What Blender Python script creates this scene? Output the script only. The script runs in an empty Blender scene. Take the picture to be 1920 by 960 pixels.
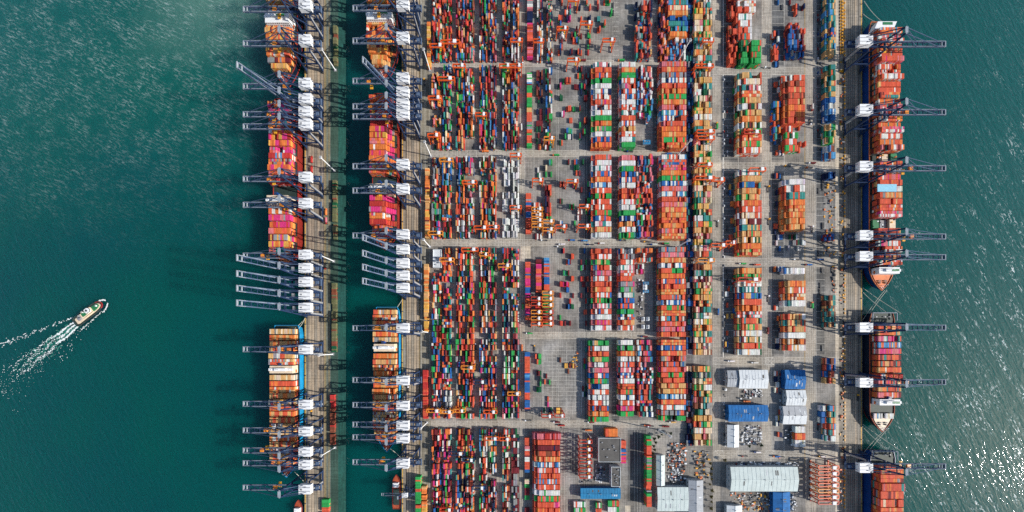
import bpy, math, random
import numpy as np
from mathutils import Vector

# ------------------------------------------------------------------ camera, world, sun, exposure
SC = bpy.context.scene
COL = SC.collection
H = 600.0                                   # camera height in metres above the quays
NAD = (960.0, 640.0)                        # where the plumb line meets the ground, in photo pixels (1 px = 1 m on the ground)
def P(px, py, z=0.0):
    k = (H - z) / H
    return ((px - NAD[0]) * k, (NAD[1] - py) * k)

cam = bpy.data.cameras.new('camera'); camo = bpy.data.objects.new('camera', cam); COL.objects.link(camo)
camo.location = (0, 0, H); camo.rotation_euler = (0, 0, 0)
cam.sensor_width = 36.0; cam.lens = 36.0 * H / 1920.0
cam.shift_y = (NAD[1] - 480.0) / 1920.0
cam.clip_start = 1.0; cam.clip_end = 30000.0
SC.camera = camo

SUN_EL, SUN_AZ = math.radians(27.5), math.radians(-12.0)     # azimuth from +x, negative = below the picture's horizontal
w = bpy.data.worlds.new("World"); SC.world = w; w.use_nodes = True
nt = w.node_tree
sky = nt.nodes.new('ShaderNodeTexSky'); sky.sky_type = 'NISHITA'; sky.sun_disc = False
sky.sun_elevation = SUN_EL; sky.sun_rotation = math.radians(90) - SUN_AZ
bg = nt.nodes['Background']; bg.inputs['Strength'].default_value = 0.10
nt.links.new(sky.outputs['Color'], bg.inputs['Color'])
sun = bpy.data.lights.new('sun', 'SUN'); sun.energy = 4.6; sun.angle = math.radians(0.5); sun.color = (1.0, 0.94, 0.85)
suno = bpy.data.objects.new('sun', sun); COL.objects.link(suno)
sdir = Vector((math.cos(SUN_EL) * math.cos(SUN_AZ), math.cos(SUN_EL) * math.sin(SUN_AZ), math.sin(SUN_EL)))
suno.rotation_euler = sdir.to_track_quat('Z', 'Y').to_euler()
suno.location = sdir * 900
SC.view_settings.view_transform = 'Standard'; SC.view_settings.look = 'None'
SC.view_settings.exposure = 0.5; SC.view_settings.gamma = 1.0

SC.cycles.use_denoising = False
R = random.Random(7)

# ------------------------------------------------------------------ materials
def lin(c):
    return tuple(((v / 255.0) / 12.92 if v / 255.0 <= 0.04045 else ((v / 255.0 + 0.055) / 1.055) ** 2.4) for v in c)

def mat(name, base, rough=0.6, noise=0.25, scale=0.15, metal=0.0, spec=0.4, dark=None):
    """paint or concrete: a base colour broken up by two noises of dirt"""
    m = bpy.data.materials.new(name); m.use_nodes = True
    n = m.node_tree; b = n.nodes['Principled BSDF']
    b.inputs['Roughness'].default_value = rough; b.inputs['Metallic'].default_value = metal
    b.inputs['Specular IOR Level'].default_value = spec
    tc = n.nodes.new('ShaderNodeNewGeometry')
    t = n.nodes.new('ShaderNodeTexNoise'); t.inputs['Scale'].default_value = scale; t.inputs['Detail'].default_value = 6
    t.inputs['Roughness'].default_value = 0.7
    n.links.new(tc.outputs['Position'], t.inputs['Vector'])
    r = n.nodes.new('ShaderNodeValToRGB')
    d = dark or tuple(v * (1 - noise) ** 2 for v in base)
    r.color_ramp.elements[0].position = 0.3; r.color_ramp.elements[0].color = (*d, 1)
    r.color_ramp.elements[1].position = 0.65; r.color_ramp.elements[1].color = (*[min(1, v * (1 + noise * .35)) for v in base], 1)
    n.links.new(t.outputs['Fac'], r.inputs['Fac'])
    n.links.new(r.outputs['Color'], b.inputs['Base Color'])
    return m

def paint_material(name, rough=0.75):
    """container paint: the colour of each box from its own attribute, streaked with grime"""
    m = bpy.data.materials.new(name); m.use_nodes = True
    n = m.node_tree; b = n.nodes['Principled BSDF']; b.inputs['Roughness'].default_value = rough
    b.inputs['Specular IOR Level'].default_value = 0.12
    a = n.nodes.new('ShaderNodeAttribute'); a.attribute_name = 'paint'
    g = n.nodes.new('ShaderNodeNewGeometry')
    mp = n.nodes.new('ShaderNodeMapping'); mp.inputs['Scale'].default_value = (0.5, 0.16, 0.8)
    n.links.new(g.outputs['Position'], mp.inputs['Vector'])
    t = n.nodes.new('ShaderNodeTexNoise'); t.inputs['Scale'].default_value = 1.0; t.inputs['Detail'].default_value = 4
    n.links.new(mp.outputs['Vector'], t.inputs['Vector'])
    r = n.nodes.new('ShaderNodeMapRange'); r.inputs[1].default_value = 0.3; r.inputs[2].default_value = 0.7
    r.inputs[3].default_value = 0.72; r.inputs[4].default_value = 1.08
    n.links.new(t.outputs['Fac'], r.inputs[0])
    x = n.nodes.new('ShaderNodeMix'); x.data_type = 'RGBA'; x.blend_type = 'MULTIPLY'; x.inputs[0].default_value = 1.0
    n.links.new(a.outputs['Color'], x.inputs[6]); n.links.new(r.outputs[0], x.inputs[7])
    n.links.new(x.outputs[2], b.inputs['Base Color'])
    return m

M = {}
M['paint'] = paint_material('container_paint')
M['navy'] = mat('crane_navy_paint', (0.022, 0.042, 0.10), 0.9, 0.2, 0.3, spec=.1)
M['steel_blue'] = mat('boom_blue_grey_paint', (0.085, 0.125, 0.205), 0.95, 0.2, 0.3, spec=.05)
M['boom_light'] = mat('boom_pale_grey_paint', (0.30, 0.34, 0.39), 0.95, 0.2, 0.3, spec=.05)
M['white'] = mat('white_sheet_metal', (0.78, 0.80, 0.82), 0.7, 0.08, 0.2)
M['seam'] = mat('roof_seam_grey', (0.16, 0.18, 0.22), 0.6, 0.2)
M['grey'] = mat('grey_metal', (0.30, 0.31, 0.33), 0.5, 0.25, 0.3)
M['dgrey'] = mat('dark_machinery', (0.05, 0.052, 0.058), 0.6, 0.3, 0.4)
M['orange'] = mat('gantry_orange_paint', lin((226, 92, 34)), 0.5, 0.2, 0.3)
M['orange2'] = mat('gantry_amber_paint', lin((228, 140, 48)), 0.5, 0.2, 0.3)
M['redgantry'] = mat('gantry_red_paint', lin((190, 60, 34)), 0.5, 0.2, 0.3)
M['rubber'] = mat('tyre_rubber', (0.02, 0.02, 0.02), 0.9, 0.2)
M['glass'] = mat('dark_window_glass', (0.015, 0.025, 0.035), 0.08, 0.05, spec=0.6)
M['hull_blue'] = mat('hull_blue_paint', lin((12, 62, 130)), 0.4, 0.2, 0.06)
M['hull_bright'] = mat('hull_bright_blue_paint', lin((24, 140, 196)), 0.45, 0.15, 0.06)
M['hull_dark'] = mat('hull_navy_paint', lin((18, 32, 52)), 0.4, 0.2, 0.06)
M['hull_red'] = mat('hull_dark_red_paint', lin((130, 40, 34)), 0.5, 0.2, 0.06)
M['boot'] = mat('boot_topping_red', lin((150, 42, 34)), 0.6, 0.3, 0.1)
M['deck_red'] = mat('deck_red_oxide', lin((178, 84, 54)), 0.7, 0.3, 0.12)
M['deck_orange'] = mat('deck_orange', lin((222, 120, 62)), 0.6, 0.25, 0.12)
M['deck_cream'] = mat('deck_cream', lin((222, 202, 176)), 0.6, 0.15, 0.12)
M['deck_green'] = mat('deck_green', lin((38, 122, 76)), 0.6, 0.25, 0.2)
M['deck_dark'] = mat('deck_dark_green_grey', lin((46, 62, 58)), 0.7, 0.3, 0.2)  # dark green-grey of the decks and hatch covers
M['rope'] = mat('mooring_rope', lin((190, 190, 176)), 0.9, 0.1)
M['foam'] = mat('wake_foam', (0.82, 0.86, 0.86), 0.9, 0.1, 0.4, spec=0.1)
M['rail'] = mat('steel_rail', (0.055, 0.05, 0.045), 0.5, 0.3, 0.1)
M['line'] = mat('white_road_paint', lin((226, 222, 212)), 0.8, 0.22, 0.25)
M['yline'] = mat('yellow_road_paint', lin((222, 176, 70)), 0.8, 0.25, 0.25)
M['yellow'] = mat('yellow_machine_paint', lin((232, 168, 44)), 0.5, 0.2, 0.3)
M['blue_roof'] = mat('blue_roof_sheet', lin((24, 104, 170)), 0.75, 0.24, 0.1, spec=.2)
M['cyan_roof'] = mat('sky_blue_roof_sheet', lin((30, 122, 170)), 0.7, 0.22, 0.12)
M['white_roof'] = mat('pale_roof_sheet', lin((204, 210, 214)), 0.7, 0.10, 0.09)
M['mint_roof'] = mat('greenish_white_roof_sheet', lin((190, 203, 202)), 0.7, 0.10, 0.09)
M['grey_roof'] = mat('mid_grey_roof_sheet', lin((150, 156, 164)), 0.5, 0.12, 0.1)
M['dark_roof'] = mat('bitumen_roof', lin((92, 90, 88)), 0.85, 0.2, 0.08)
M['wall'] = mat('warehouse_wall', lin((170, 176, 180)), 0.6, 0.15, 0.1)
M['wall_blue'] = mat('blue_wall_sheet', lin((24, 90, 150)), 0.5, 0.15, 0.1)
M['cover_cyan'] = mat('hatch_tarpaulin', lin((138, 200, 226)), 0.6, 0.12, 0.3)
M['trunk'] = mat('tree_bark', (0.07, 0.05, 0.035), 0.9, 0.3, 1.0)
M['leaf'] = mat('tree_leaves', (0.045, 0.085, 0.03), 0.7, 0.5, 0.4)
M['leaf_y'] = mat('yellowing_leaves', (0.20, 0.16, 0.05), 0.7, 0.5, 0.4)

def ground_material(name, base, streak=(0.02, 0.02), dark=0.55, patch=0.02, amount=1.0):
    """concrete with broad stains, tyre streaks along the lanes and fine grit"""
    m = bpy.data.materials.new(name); m.use_nodes = True
    n = m.node_tree; b = n.nodes['Principled BSDF']; b.inputs['Roughness'].default_value = 0.88
    b.inputs['Specular IOR Level'].default_value = 0.25
    g = n.nodes.new('ShaderNodeNewGeometry')
    def noise(scale, detail, vec=None, rough=0.6):
        t = n.nodes.new('ShaderNodeTexNoise'); t.inputs['Scale'].default_value = scale
        t.inputs['Detail'].default_value = detail; t.inputs['Roughness'].default_value = rough
        n.links.new(vec or g.outputs['Position'], t.inputs['Vector']); return t.outputs['Fac']
    def rng(x, a, c, lo, hi):
        r = n.nodes.new('ShaderNodeMapRange'); r.inputs[1].default_value = a; r.inputs[2].default_value = c
        r.inputs[3].default_value = lo; r.inputs[4].default_value = hi; n.links.new(x, r.inputs[0]); return r.outputs[0]
    def mul(x, y):
        r = n.nodes.new('ShaderNodeMath'); r.operation = 'MULTIPLY'; n.links.new(x, r.inputs[0]); n.links.new(y, r.inputs[1]); return r.outputs[0]
    m1 = n.nodes.new('ShaderNodeMapping'); m1.inputs['Scale'].default_value = (0.6, 0.02, 1); n.links.new(g.outputs['Position'], m1.inputs['Vector'])
    m2 = n.nodes.new('ShaderNodeMapping'); m2.inputs['Scale'].default_value = (0.02, 0.6, 1); n.links.new(g.outputs['Position'], m2.inputs['Vector'])
    f = mul(rng(noise(patch, 5), .35, .65, dark, 1.12), rng(noise(.25, 6, None, .75), .3, .7, .68, 1.14))
    f = mul(f, rng(noise(1.0, 3, m1.outputs['Vector']), .35, .7, 1.1, 0.66))
    f = mul(f, rng(noise(1.0, 3, m2.outputs['Vector']), .35, .7, 1.08, 0.7))
    hue = n.nodes.new('ShaderNodeMix'); hue.data_type = 'RGBA'
    hue.inputs[6].default_value = (*base, 1); hue.inputs[7].default_value = (base[0] * .92, base[1] * .97, base[2] * 1.06, 1)
    n.links.new(rng(noise(.011, 3), .4, .6, 0, 1), hue.inputs[0])
    x = n.nodes.new('ShaderNodeMix'); x.data_type = 'RGBA'; x.blend_type = 'MULTIPLY'; x.inputs[0].default_value = 1.0
    n.links.new(hue.outputs[2], x.inputs[6]); n.links.new(f, x.inputs[7])
    n.links.new(x.outputs[2], b.inputs['Base Color'])
    return m
M['yard'] = ground_material('yard_concrete', lin((162, 156, 147)), dark=.48)
M['asphalt'] = ground_material('lane_asphalt', lin((120, 118, 114)))
M['road'] = ground_material('cross_road_concrete', lin((180, 170, 155)), dark=.62)
M['apron'] = ground_material('quay_apron_grey', lin((160, 152, 134)))
M['tan'] = ground_material('quay_tan_concrete', lin((196, 176, 150)), dark=.7)
M['tan2'] = ground_material('quay_brown_concrete', lin((166, 154, 136)), dark=.7)
M['grey_apron'] = ground_material('weathered_apron', lin((128, 132, 118)), dark=.7)
M['pale'] = ground_material('pale_concrete_strip', lin((214, 200, 178)), dark=.85)
M['moss'] = ground_material('algae_covered_concrete', lin((70, 96, 84)), dark=.7)
M['slope'] = ground_material('wet_embankment', lin((34, 82, 74)), dark=.7)

def water_material():
    m = bpy.data.materials.new('harbour_water'); m.use_nodes = True
    n = m.node_tree; b = n.nodes['Principled BSDF']
    b.inputs['Roughness'].default_value = 0.015; b.inputs['IOR'].default_value = 1.33; b.inputs['Specular IOR Level'].default_value = 0.5
    g = n.nodes.new('ShaderNodeNewGeometry')
    sep = n.nodes.new('ShaderNodeSeparateXYZ'); n.links.new(g.outputs['Position'], sep.inputs[0])
    def mapping(rot, sc):
        q = n.nodes.new('ShaderNodeMapping'); q.vector_type = 'TEXTURE'; q.inputs['Rotation'].default_value = (0, 0, rot); q.inputs['Scale'].default_value = tuple(1 / v for v in sc)
        n.links.new(g.outputs['Position'], q.inputs['Vector']); return q.outputs['Vector']
    def noise(vec, scale, detail=3, rough=0.55, dist=0.0):
        t = n.nodes.new('ShaderNodeTexNoise'); t.inputs['Scale'].default_value = scale; t.inputs['Detail'].default_value = detail
        t.inputs['Roughness'].default_value = rough; t.inputs['Distortion'].default_value = dist
        n.links.new(vec, t.inputs['Vector']); return t.outputs['Fac']
    def rng(x, a, c, lo=0.0, hi=1.0, smooth=False):
        r = n.nodes.new('ShaderNodeMapRange'); r.inputs[1].default_value = a; r.inputs[2].default_value = c
        if smooth: r.interpolation_type = 'SMOOTHSTEP'
        r.inputs[3].default_value = lo; r.inputs[4].default_value = hi; n.links.new(x, r.inputs[0]); return r.outputs[0]
    def op(o, x, y):
        r = n.nodes.new('ShaderNodeMath'); r.operation = o
        for i, v in enumerate((x, y)):
            if isinstance(v, (int, float)): r.inputs[i].default_value = v
            else: n.links.new(v, r.inputs[i])
        return r.outputs[0]
    def mix(f, x, y):
        r = n.nodes.new('ShaderNodeMix'); r.data_type = 'RGBA'
        for i, v in ((0, f), (6, x), (7, y)):
            if isinstance(v, tuple): r.inputs[i].default_value = (*v, 1)
            else: n.links.new(v, r.inputs[i])
        return r.outputs[2]
    broad = noise(g.outputs['Position'], 0.0035, 4)
    wx = op('ADD', sep.outputs['X'], op('MULTIPLY', op('SUBTRACT', broad, 0.5), 260.0))
    wy = op('ADD', sep.outputs['Y'], op('MULTIPLY', op('SUBTRACT', noise(g.outputs['Position'], 0.006, 4), 0.5), 200.0))
    c = mix(rng(broad, .35, .65), lin((0, 66, 68)), lin((0, 72, 66)))
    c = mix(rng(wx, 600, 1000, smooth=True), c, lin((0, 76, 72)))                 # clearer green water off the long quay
    # pale sheen and sun glitter in the upper corner, painted into the water colour
    glitter_mask = op('MULTIPLY', rng(wy, 120, 560, smooth=True), rng(wx, -430, -560, smooth=True))
    sheen_mask = op('MULTIPLY', rng(wy, 480, 700, smooth=True), rng(op('ABSOLUTE', op('ADD', wx, 520.0), 0.0), 200, 40, smooth=True))
    c = mix(op('MULTIPLY', glitter_mask, 0.22), c, lin((30, 112, 102)))
    c = mix(op('MULTIPLY', sheen_mask, 0.55), c, lin((112, 150, 134)))
    # sun sparkle along the wave crests, painted as white flecks
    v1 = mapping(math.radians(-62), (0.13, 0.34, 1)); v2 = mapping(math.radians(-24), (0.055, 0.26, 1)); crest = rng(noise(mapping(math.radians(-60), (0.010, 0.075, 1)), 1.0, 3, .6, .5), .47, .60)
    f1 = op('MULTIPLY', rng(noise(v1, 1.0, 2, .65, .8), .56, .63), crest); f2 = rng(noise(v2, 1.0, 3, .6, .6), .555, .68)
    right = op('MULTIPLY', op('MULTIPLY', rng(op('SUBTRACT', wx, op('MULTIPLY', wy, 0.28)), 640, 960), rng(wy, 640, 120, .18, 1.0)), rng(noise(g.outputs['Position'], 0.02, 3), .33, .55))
    left = op('MULTIPLY', glitter_mask, rng(noise(g.outputs['Position'], 0.03, 3), .35, .6))
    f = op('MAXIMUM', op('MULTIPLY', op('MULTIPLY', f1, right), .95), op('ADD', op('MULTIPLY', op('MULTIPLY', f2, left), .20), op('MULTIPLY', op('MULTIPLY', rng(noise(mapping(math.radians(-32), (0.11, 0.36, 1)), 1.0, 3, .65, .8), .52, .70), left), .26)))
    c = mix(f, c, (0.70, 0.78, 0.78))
    n.links.new(c, b.inputs['Base Color'])
    b.subsurface_method = 'BURLEY'; b.inputs['Subsurface Weight'].default_value = 1.0
    b.inputs['Subsurface Radius'].default_value = (0.6, 1.0, 1.0); b.inputs['Subsurface Scale'].default_value = 70.0
    h = op('ADD', noise(mapping(math.radians(-60), (0.05, 0.16, 1)), 1.0, 1, .5, .5), op('MULTIPLY', noise(mapping(math.radians(-34), (0.14, 0.36, 1)), 1.0, 1, .5, .4), 0.30))
    bump = n.nodes.new('ShaderNodeBump'); bump.inputs['Distance'].default_value = 0.56; bump.inputs['Strength'].default_value = 1.0
    n.links.new(h, bump.inputs['Height']); n.links.new(bump.outputs['Normal'], b.inputs['Normal'])
    return m
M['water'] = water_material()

# ------------------------------------------------------------------ mesh building
class MB:
    def __init__(self): self.v = []; self.f = []; self.m = []
    def quad(self, pts, mi=0):
        i = len(self.v); self.v += [tuple(p) for p in pts]; self.f.append(tuple(range(i, i + len(pts)))); self.m.append(mi); return self
    def box(self, x0, x1, y0, y1, z0, z1, mi=0):
        i = len(self.v)
        self.v += [(x, y, z) for z in (z0, z1) for y in (y0, y1) for x in (x0, x1)]
        for f in ((0, 2, 3, 1), (4, 5, 7, 6), (0, 1, 5, 4), (2, 6, 7, 3), (0, 4, 6, 2), (1, 3, 7, 5)):
            self.f.append(tuple(i + k for k in f)); self.m.append(mi)
        return self
    def beam(self, p, q, wd, ht=None, mi=0, w2=None):
        p = Vector(p); q = Vector(q); ht = ht or wd; d = (q - p)
        if d.length < 1e-6: return self
        d.normalize(); up = Vector((0, 0, 1)) if abs(d.z) < 0.95 else Vector((0, 1, 0))
        s = d.cross(up).normalized(); u = s.cross(d).normalized(); i = len(self.v)
        for c, k in ((p, 1.0), (q, w2 if w2 else 1.0)):
            for a, b in ((-1, -1), (1, -1), (1, 1), (-1, 1)):
                self.v.append(tuple(c + s * a * wd * k / 2 + u * b * ht * k / 2))
        for f in ((3, 2, 1, 0), (4, 5, 6, 7), (0, 1, 5, 4), (1, 2, 6, 5), (2, 3, 7, 6), (3, 0, 4, 7)):
            self.f.append(tuple(i + k for k in f)); self.m.append(mi)
        return self
    def cyl(self, c, r0, r1, z0, z1, n=10, mi=0):
        i = len(self.v)
        for z, r in ((z0, r0), (z1, r1)):
            for k in range(n):
                a = 2 * math.pi * k / n; self.v.append((c[0] + r * math.cos(a), c[1] + r * math.sin(a), z))
        for k in range(n):
            self.f.append((i + k, i + (k + 1) % n, i + n + (k + 1) % n, i + n + k)); self.m.append(mi)
        self.f.append(tuple(i + n + k for k in range(n))); self.m.append(mi)
        return self
    def prism(self, pts, z0, z1, mi=0, top=None, inset=None):
        """pts: outline, anticlockwise; inset: outline at the bottom"""
        n = len(pts); i = len(self.v); lo = inset or pts
        self.v += [(x, y, z0) for x, y in lo] + [(x, y, z1) for x, y in pts]
        for k in range(n):
            self.f.append((i + k, i + (k + 1) % n, i + n + (k + 1) % n, i + n + k)); self.m.append(mi)
        self.f.append(tuple(i + n + k for k in range(n))); self.m.append(mi if top is None else top)
        return self
    def mesh(self, name, mats):
        me = bpy.data.meshes.new(name); me.from_pydata(self.v, [], self.f)
        for q in (mats if isinstance(mats, (list, tuple)) else [mats]): me.materials.append(M[q] if isinstance(q, str) else q)
        me.polygons.foreach_set('material_index', self.m); me.update(); return me
    def build(self, name, mats, parent=None, loc=None):
        return link(name, self.mesh(name, mats), parent, loc)

def link(name, me, parent=None, loc=None):
    o = bpy.data.objects.new(name, me); COL.objects.link(o)
    if parent is not None: o.parent = parent
    if loc is not None: o.location = loc
    return o
def empty(name, loc=(0, 0, 0), rz=0.0):
    o = bpy.data.objects.new(name, None); COL.objects.link(o); o.location = loc; o.rotation_euler = (0, 0, rz)
    o.empty_display_size = 2; return o
def tag(o, label, cat, group=None):
    o['label'] = label; o['category'] = cat
    if group: o['group'] = group
    return o
def struct(o, kind='structure'):
    o['kind'] = kind; return o
KIDS = {}
def kids(o):
    return KIDS.setdefault(o.name, list(o.children))
def copy_tree(o, parent=None):
    c = o.copy(); COL.objects.link(c)
    if parent is not None: c.parent = parent
    for ch in kids(o): copy_tree(ch, c)
    return c

ORD = ('zeroth first second third fourth fifth sixth seventh eighth ninth tenth eleventh twelfth thirteenth fourteenth fifteenth '
       'sixteenth seventeenth eighteenth nineteenth twentieth').split()
def ordn(n):
    if n <= 20: return ORD[n]
    t = {2: 'twenty', 3: 'thirty', 4: 'forty', 5: 'fifty'}[n // 10]
    return t + '-' + ORD[n % 10] if n % 10 else t[:-1] + 'ieth'

# ------------------------------------------------------------------ ground and water
WZ = -4.0
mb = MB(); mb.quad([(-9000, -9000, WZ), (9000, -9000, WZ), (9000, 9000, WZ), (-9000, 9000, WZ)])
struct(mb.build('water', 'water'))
YT, YB = 1500.0, -1100.0
def slab(name, x0, x1, m, z0=-9.0, z1=0.0, y0=YB, y1=YT):
    b = MB(); b.box(x0 - 960, x1 - 960, y0, y1, z0, z1); return struct(b.build(name, m))
slab('quay_pavement', 571, 620, 'apron')
slab('quay_pavement', 620, 634, 'moss')
slab('ground', 753, 1617, 'yard')
b = MB(); b.quad([(634 - 960, YB, -0.3), (660 - 960, YB, -8), (660 - 960, YT, -8), (634 - 960, YT, -0.3)]); struct(b.build('embankment', 'slope'))

sheets = {}
def sheet(m, x0, x1, y0, y1, z):
    """a strip of paving given in photo pixels on the ground"""
    b = sheets.setdefault((m, z), MB())
    X0, Y0 = P(x0, y1); X1, Y1 = P(x1, y0)
    b.quad([(X0, Y0, z), (X1, Y0, z), (X1, Y1, z), (X0, Y1, z)])
TOP, BOT = -700, 1500
for a, c, k in ((574, 580, 'tan2'), (580, 584.5, 'tan'), (585, 589.5, 'tan'), (590, 594.5, 'tan2'), (595, 600, 'tan'), (600.5, 605, 'tan2'), (605, 608, 'tan'),
                (756, 761, 'tan2'), (761.5, 766, 'tan'), (766.5, 771, 'tan'), (771.5, 776, 'tan2'), (776.5, 781, 'tan'), (781.5, 785, 'tan'),
                (1584, 1587.5, 'tan'), (1588, 1591, 'tan2'), (1591.5, 1594.5, 'tan2'), (1595, 1598.5, 'tan2'), (1599, 1602, 'tan2'), (1602.5, 1606, 'tan'), (1606.5, 1612, 'tan2')):
    sheet(k, a, c, TOP, BOT, 0.05)
sheet('apron', 785, 808, TOP, BOT, 0.05); sheet('grey_apron', 608.5, 620, TOP, BOT, 0.05)
sheet('pale', 1566, 1573, TOP, BOT, 0.08); sheet('tan2', 1573, 1584, TOP, BOT, 0.05)
for x in (572.5, 755, 1615): sheet('yline', x - .8, x + .6, TOP, BOT, 0.08)
LEFT_ROADS = (119, 288, 455, 795); MID_ROADS = (119, 288, 455, 629, 795); R_ROADS = (133, 312, 492, 677, 852)
for y in LEFT_ROADS: sheet('road', 800, 985, y - 6.5, y + 6.5, 0.04)
for y in MID_ROADS: sheet('road', 985, 1300, y - 7, y + 7, 0.04)
for y in R_ROADS: sheet('road', 1335, 1566, y - 8, y + 8, 0.04)
for x0, x1 in ((848, 855), (889, 898), (931, 941)): sheet('road', x0, x1, TOP, BOT, 0.02)
for x0, x1 in ((1147, 1161), (1224, 1238), (1286, 1300), (1095, 1108)): sheet('asphalt', x0, x1, 110, 800, 0.02)
for x0, x1 in ((1352, 1384), (1447, 1470), (1530, 1546)):
    for y0, y1 in ((-60, 122), (144, 300), (324, 480), (504, 664)): sheet('asphalt', x0, x1, y0, y1, 0.02)
sheet('road', 975, 984, TOP, BOT, 0.03); sheet('road', 1336, 1351, TOP, BOT, 0.03); sheet('road', 1428, 1447, TOP, BOT, 0.03)
sheet('road', 1510, 1530, TOP, BOT, 0.03); sheet('pale', 977, 995, 462, 485, 0.07); sheet('pale', 1335, 1352, 305, 320, 0.07)
sheet('asphalt', 1177, 1212, 806, 940, 0.02); sheet('pale', 1172, 1182, 948, 960, 0.07)
for (m, z), b in sheets.items():
    struct(b.build({'yline': 'road_markings', 'pale': 'pavement', 'tan': 'quay_pavement', 'tan2': 'quay_pavement', 'apron': 'quay_pavement', 'grey_apron': 'quay_pavement'}.get(m, 'road'), m))

ml = MB(); my = MB(); mr = MB()
def line(x0, y0, x1, y1, wd=0.35, b=None, z=0.12):
    b = b or ml; a = P(x0, y0); c = P(x1, y1); d = Vector((c[0] - a[0], c[1] - a[1])); d.normalize(); s = Vector((-d.y, d.x)) * wd / 2
    b.quad([(a[0] - s.x, a[1] - s.y, z), (c[0] - s.x, c[1] - s.y, z), (c[0] + s.x, c[1] + s.y, z), (a[0] + s.x, a[1] + s.y, z)][::1] if True else [])
def dashes(x0, y0, x1, y1, wd, on, off):
    L = math.hypot(x1 - x0, y1 - y0); t = 0
    while t < L:
        u0, u1 = t / L, min(1, (t + on) / L)
        line(x0 + (x1 - x0) * u0, y0 + (y1 - y0) * u0, x0 + (x1 - x0) * u1, y0 + (y1 - y0) * u1, wd); t += on + off
for y in MID_ROADS:
    for k in (-5.5, -3, -1, 1, 3, 5.5):
        if abs(k) in (1, 5.5): line(808 if y != 629 else 985, y + k, 1300, y + k, 0.3)
        else: dashes(808 if y != 629 else 985, y + k, 1300, y + k, 0.3, 5, 4)
for y in R_ROADS:
    for k in (-6.5, -4, -1.5, 1.5, 4, 6.5):
        if abs(k) in (1.5, 6.5): line(1336, y + k, 1564, y + k, 0.3)
        else: dashes(1336, y + k, 1564, y + k, 0.3, 5, 4)
for x in (1338, 1341, 1344, 1348, 1430, 1434, 1437, 1441, 1446, 1513, 1516, 1519, 1523, 1527):
    line(x, -60, x, 1000, 0.3)
line(1356, 140, 1356, 480, 1.6); line(1356, 500, 1356, 670, 1.6); line(1356, -60, 1356, 125, 1.2)
for x in (1384, 1470, 1509, 1530): line(x, -60, x, 870, 0.5, my if x == 1509 else ml)
for x in (976, 980, 983, 1001, 1044, 1047, 1084, 1087, 1096, 1100): line(x, -60, x, 1000, 0.3)
for x0, x1 in ((1356, 1384), (1448, 1470), (1530, 1546)):
    y = -40
    while y < 680:
        line(x0, y, x1, y, 0.35); y += 12
for y in range(-40, 780, 9):
    if not any(abs(y - r) < 9 for r in MID_ROADS):
        line(1148, y, 1160, y, 0.25); line(1226, y, 1236, y, 0.25)
for x in (1152, 1156, 1229, 1233): dashes(x, -60, x, 780, .25, 3, 6)
for y in range(650, 780, 7): line(1020 + (y % 3) * 4, y, 1090, y, 0.3)
for x in (1018, 1036, 1062, 1078, 1090): line(x, 640, x, 775, 0.6 if x in (1018, 1090) else .3)
for y in range(810, 900, 6): line(1052, y, 1064, y, 0.3)
for x in (1053, 1058, 1063, 1067): line(x, 806, x, 960, 0.3)
for x in (1190, 1195, 1200): line(x, 806, x, 960, .3)
for (cx, cy) in ((1178, 455), (1176, 629), (1443, 677), (1444, 852), (1520, 852), (1348, 852), (1520, 312), (1060, 790)):
    line(cx - 7, cy - 6, cx + 7, cy + 6, .4); line(cx - 7, cy + 6, cx + 7, cy - 6, .4)
    for s in (-1, 1): line(cx - 8, cy + 7 * s, cx + 8, cy + 7 * s, .4); line(cx + 8 * s, cy - 7, cx + 8 * s, cy + 7, .4)
for x in (786, 790, 797, 806): line(x, -60, x, 1000, 0.35, my if x == 786 else ml)
for x in (609, 611, 617): line(x, -60, x, 1000, 0.4, my)
for x in (858, 876, 893, 917, 935, 955): 
    for y in LEFT_ROADS: line(x, y - 6.5, x, y + 6.5, .4); line(x + 5, y - 6.5, x + 5, y + 6.5, .3)
for x in (1048, 1100, 1125, 1150, 1230, 1290):
    for y in MID_ROADS: line(x, y - 7, x, y + 7, .4); line(x + 5, y - 7, x + 5, y + 7, .3)
struct(ml.build('road_markings', 'line')); struct(my.build('road_markings', 'yline'))
for x in (577, 607, 762, 787, 1581, 1610): line(x, TOP, x, BOT, 0.9, mr, 0.14)
for x in (584.8, 589.8, 594.8, 600.3, 761.2, 766.2, 771.2, 776.2, 781.2, 1587.8, 1591.2, 1594.8, 1598.8, 1602.2): line(x, TOP, x, BOT, 0.5, mr, 0.14)
struct(mr.build('crane_rail', 'rail'))

# ------------------------------------------------------------------ shipping containers
PAL = {
 'orange-red': (230, 88, 50), 'orange': (240, 124, 34), 'white': (226, 226, 222), 'green': (30, 168, 78), 'blue': (34, 104, 176), 'maroon': (124, 40, 48),
 'magenta': (222, 40, 128), 'teal': (50, 146, 140), 'tan': (224, 170, 100), 'yellow': (232, 172, 56), 'grey': (146, 148, 152), 'navy': (30, 46, 84),
 'pink': (226, 118, 128), 'red': (204, 48, 44), 'dark green': (24, 96, 62), 'sky blue': (70, 150, 206), 'brown': (138, 74, 52), 'cream': (232, 208, 172), 'ochre': (116, 116, 78)}
PALI = list(PAL); PALC = np.array([[(v * .88 + .12 * (0.3 * lin(PAL[k])[0] + .6 * lin(PAL[k])[1] + .1 * lin(PAL[k])[2])) * 0.88 for v in lin(PAL[k])] for k in PALI])
def pick(p):
    ks = list(p); return R.choices(ks, [p[k] for k in ks])[0]
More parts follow.
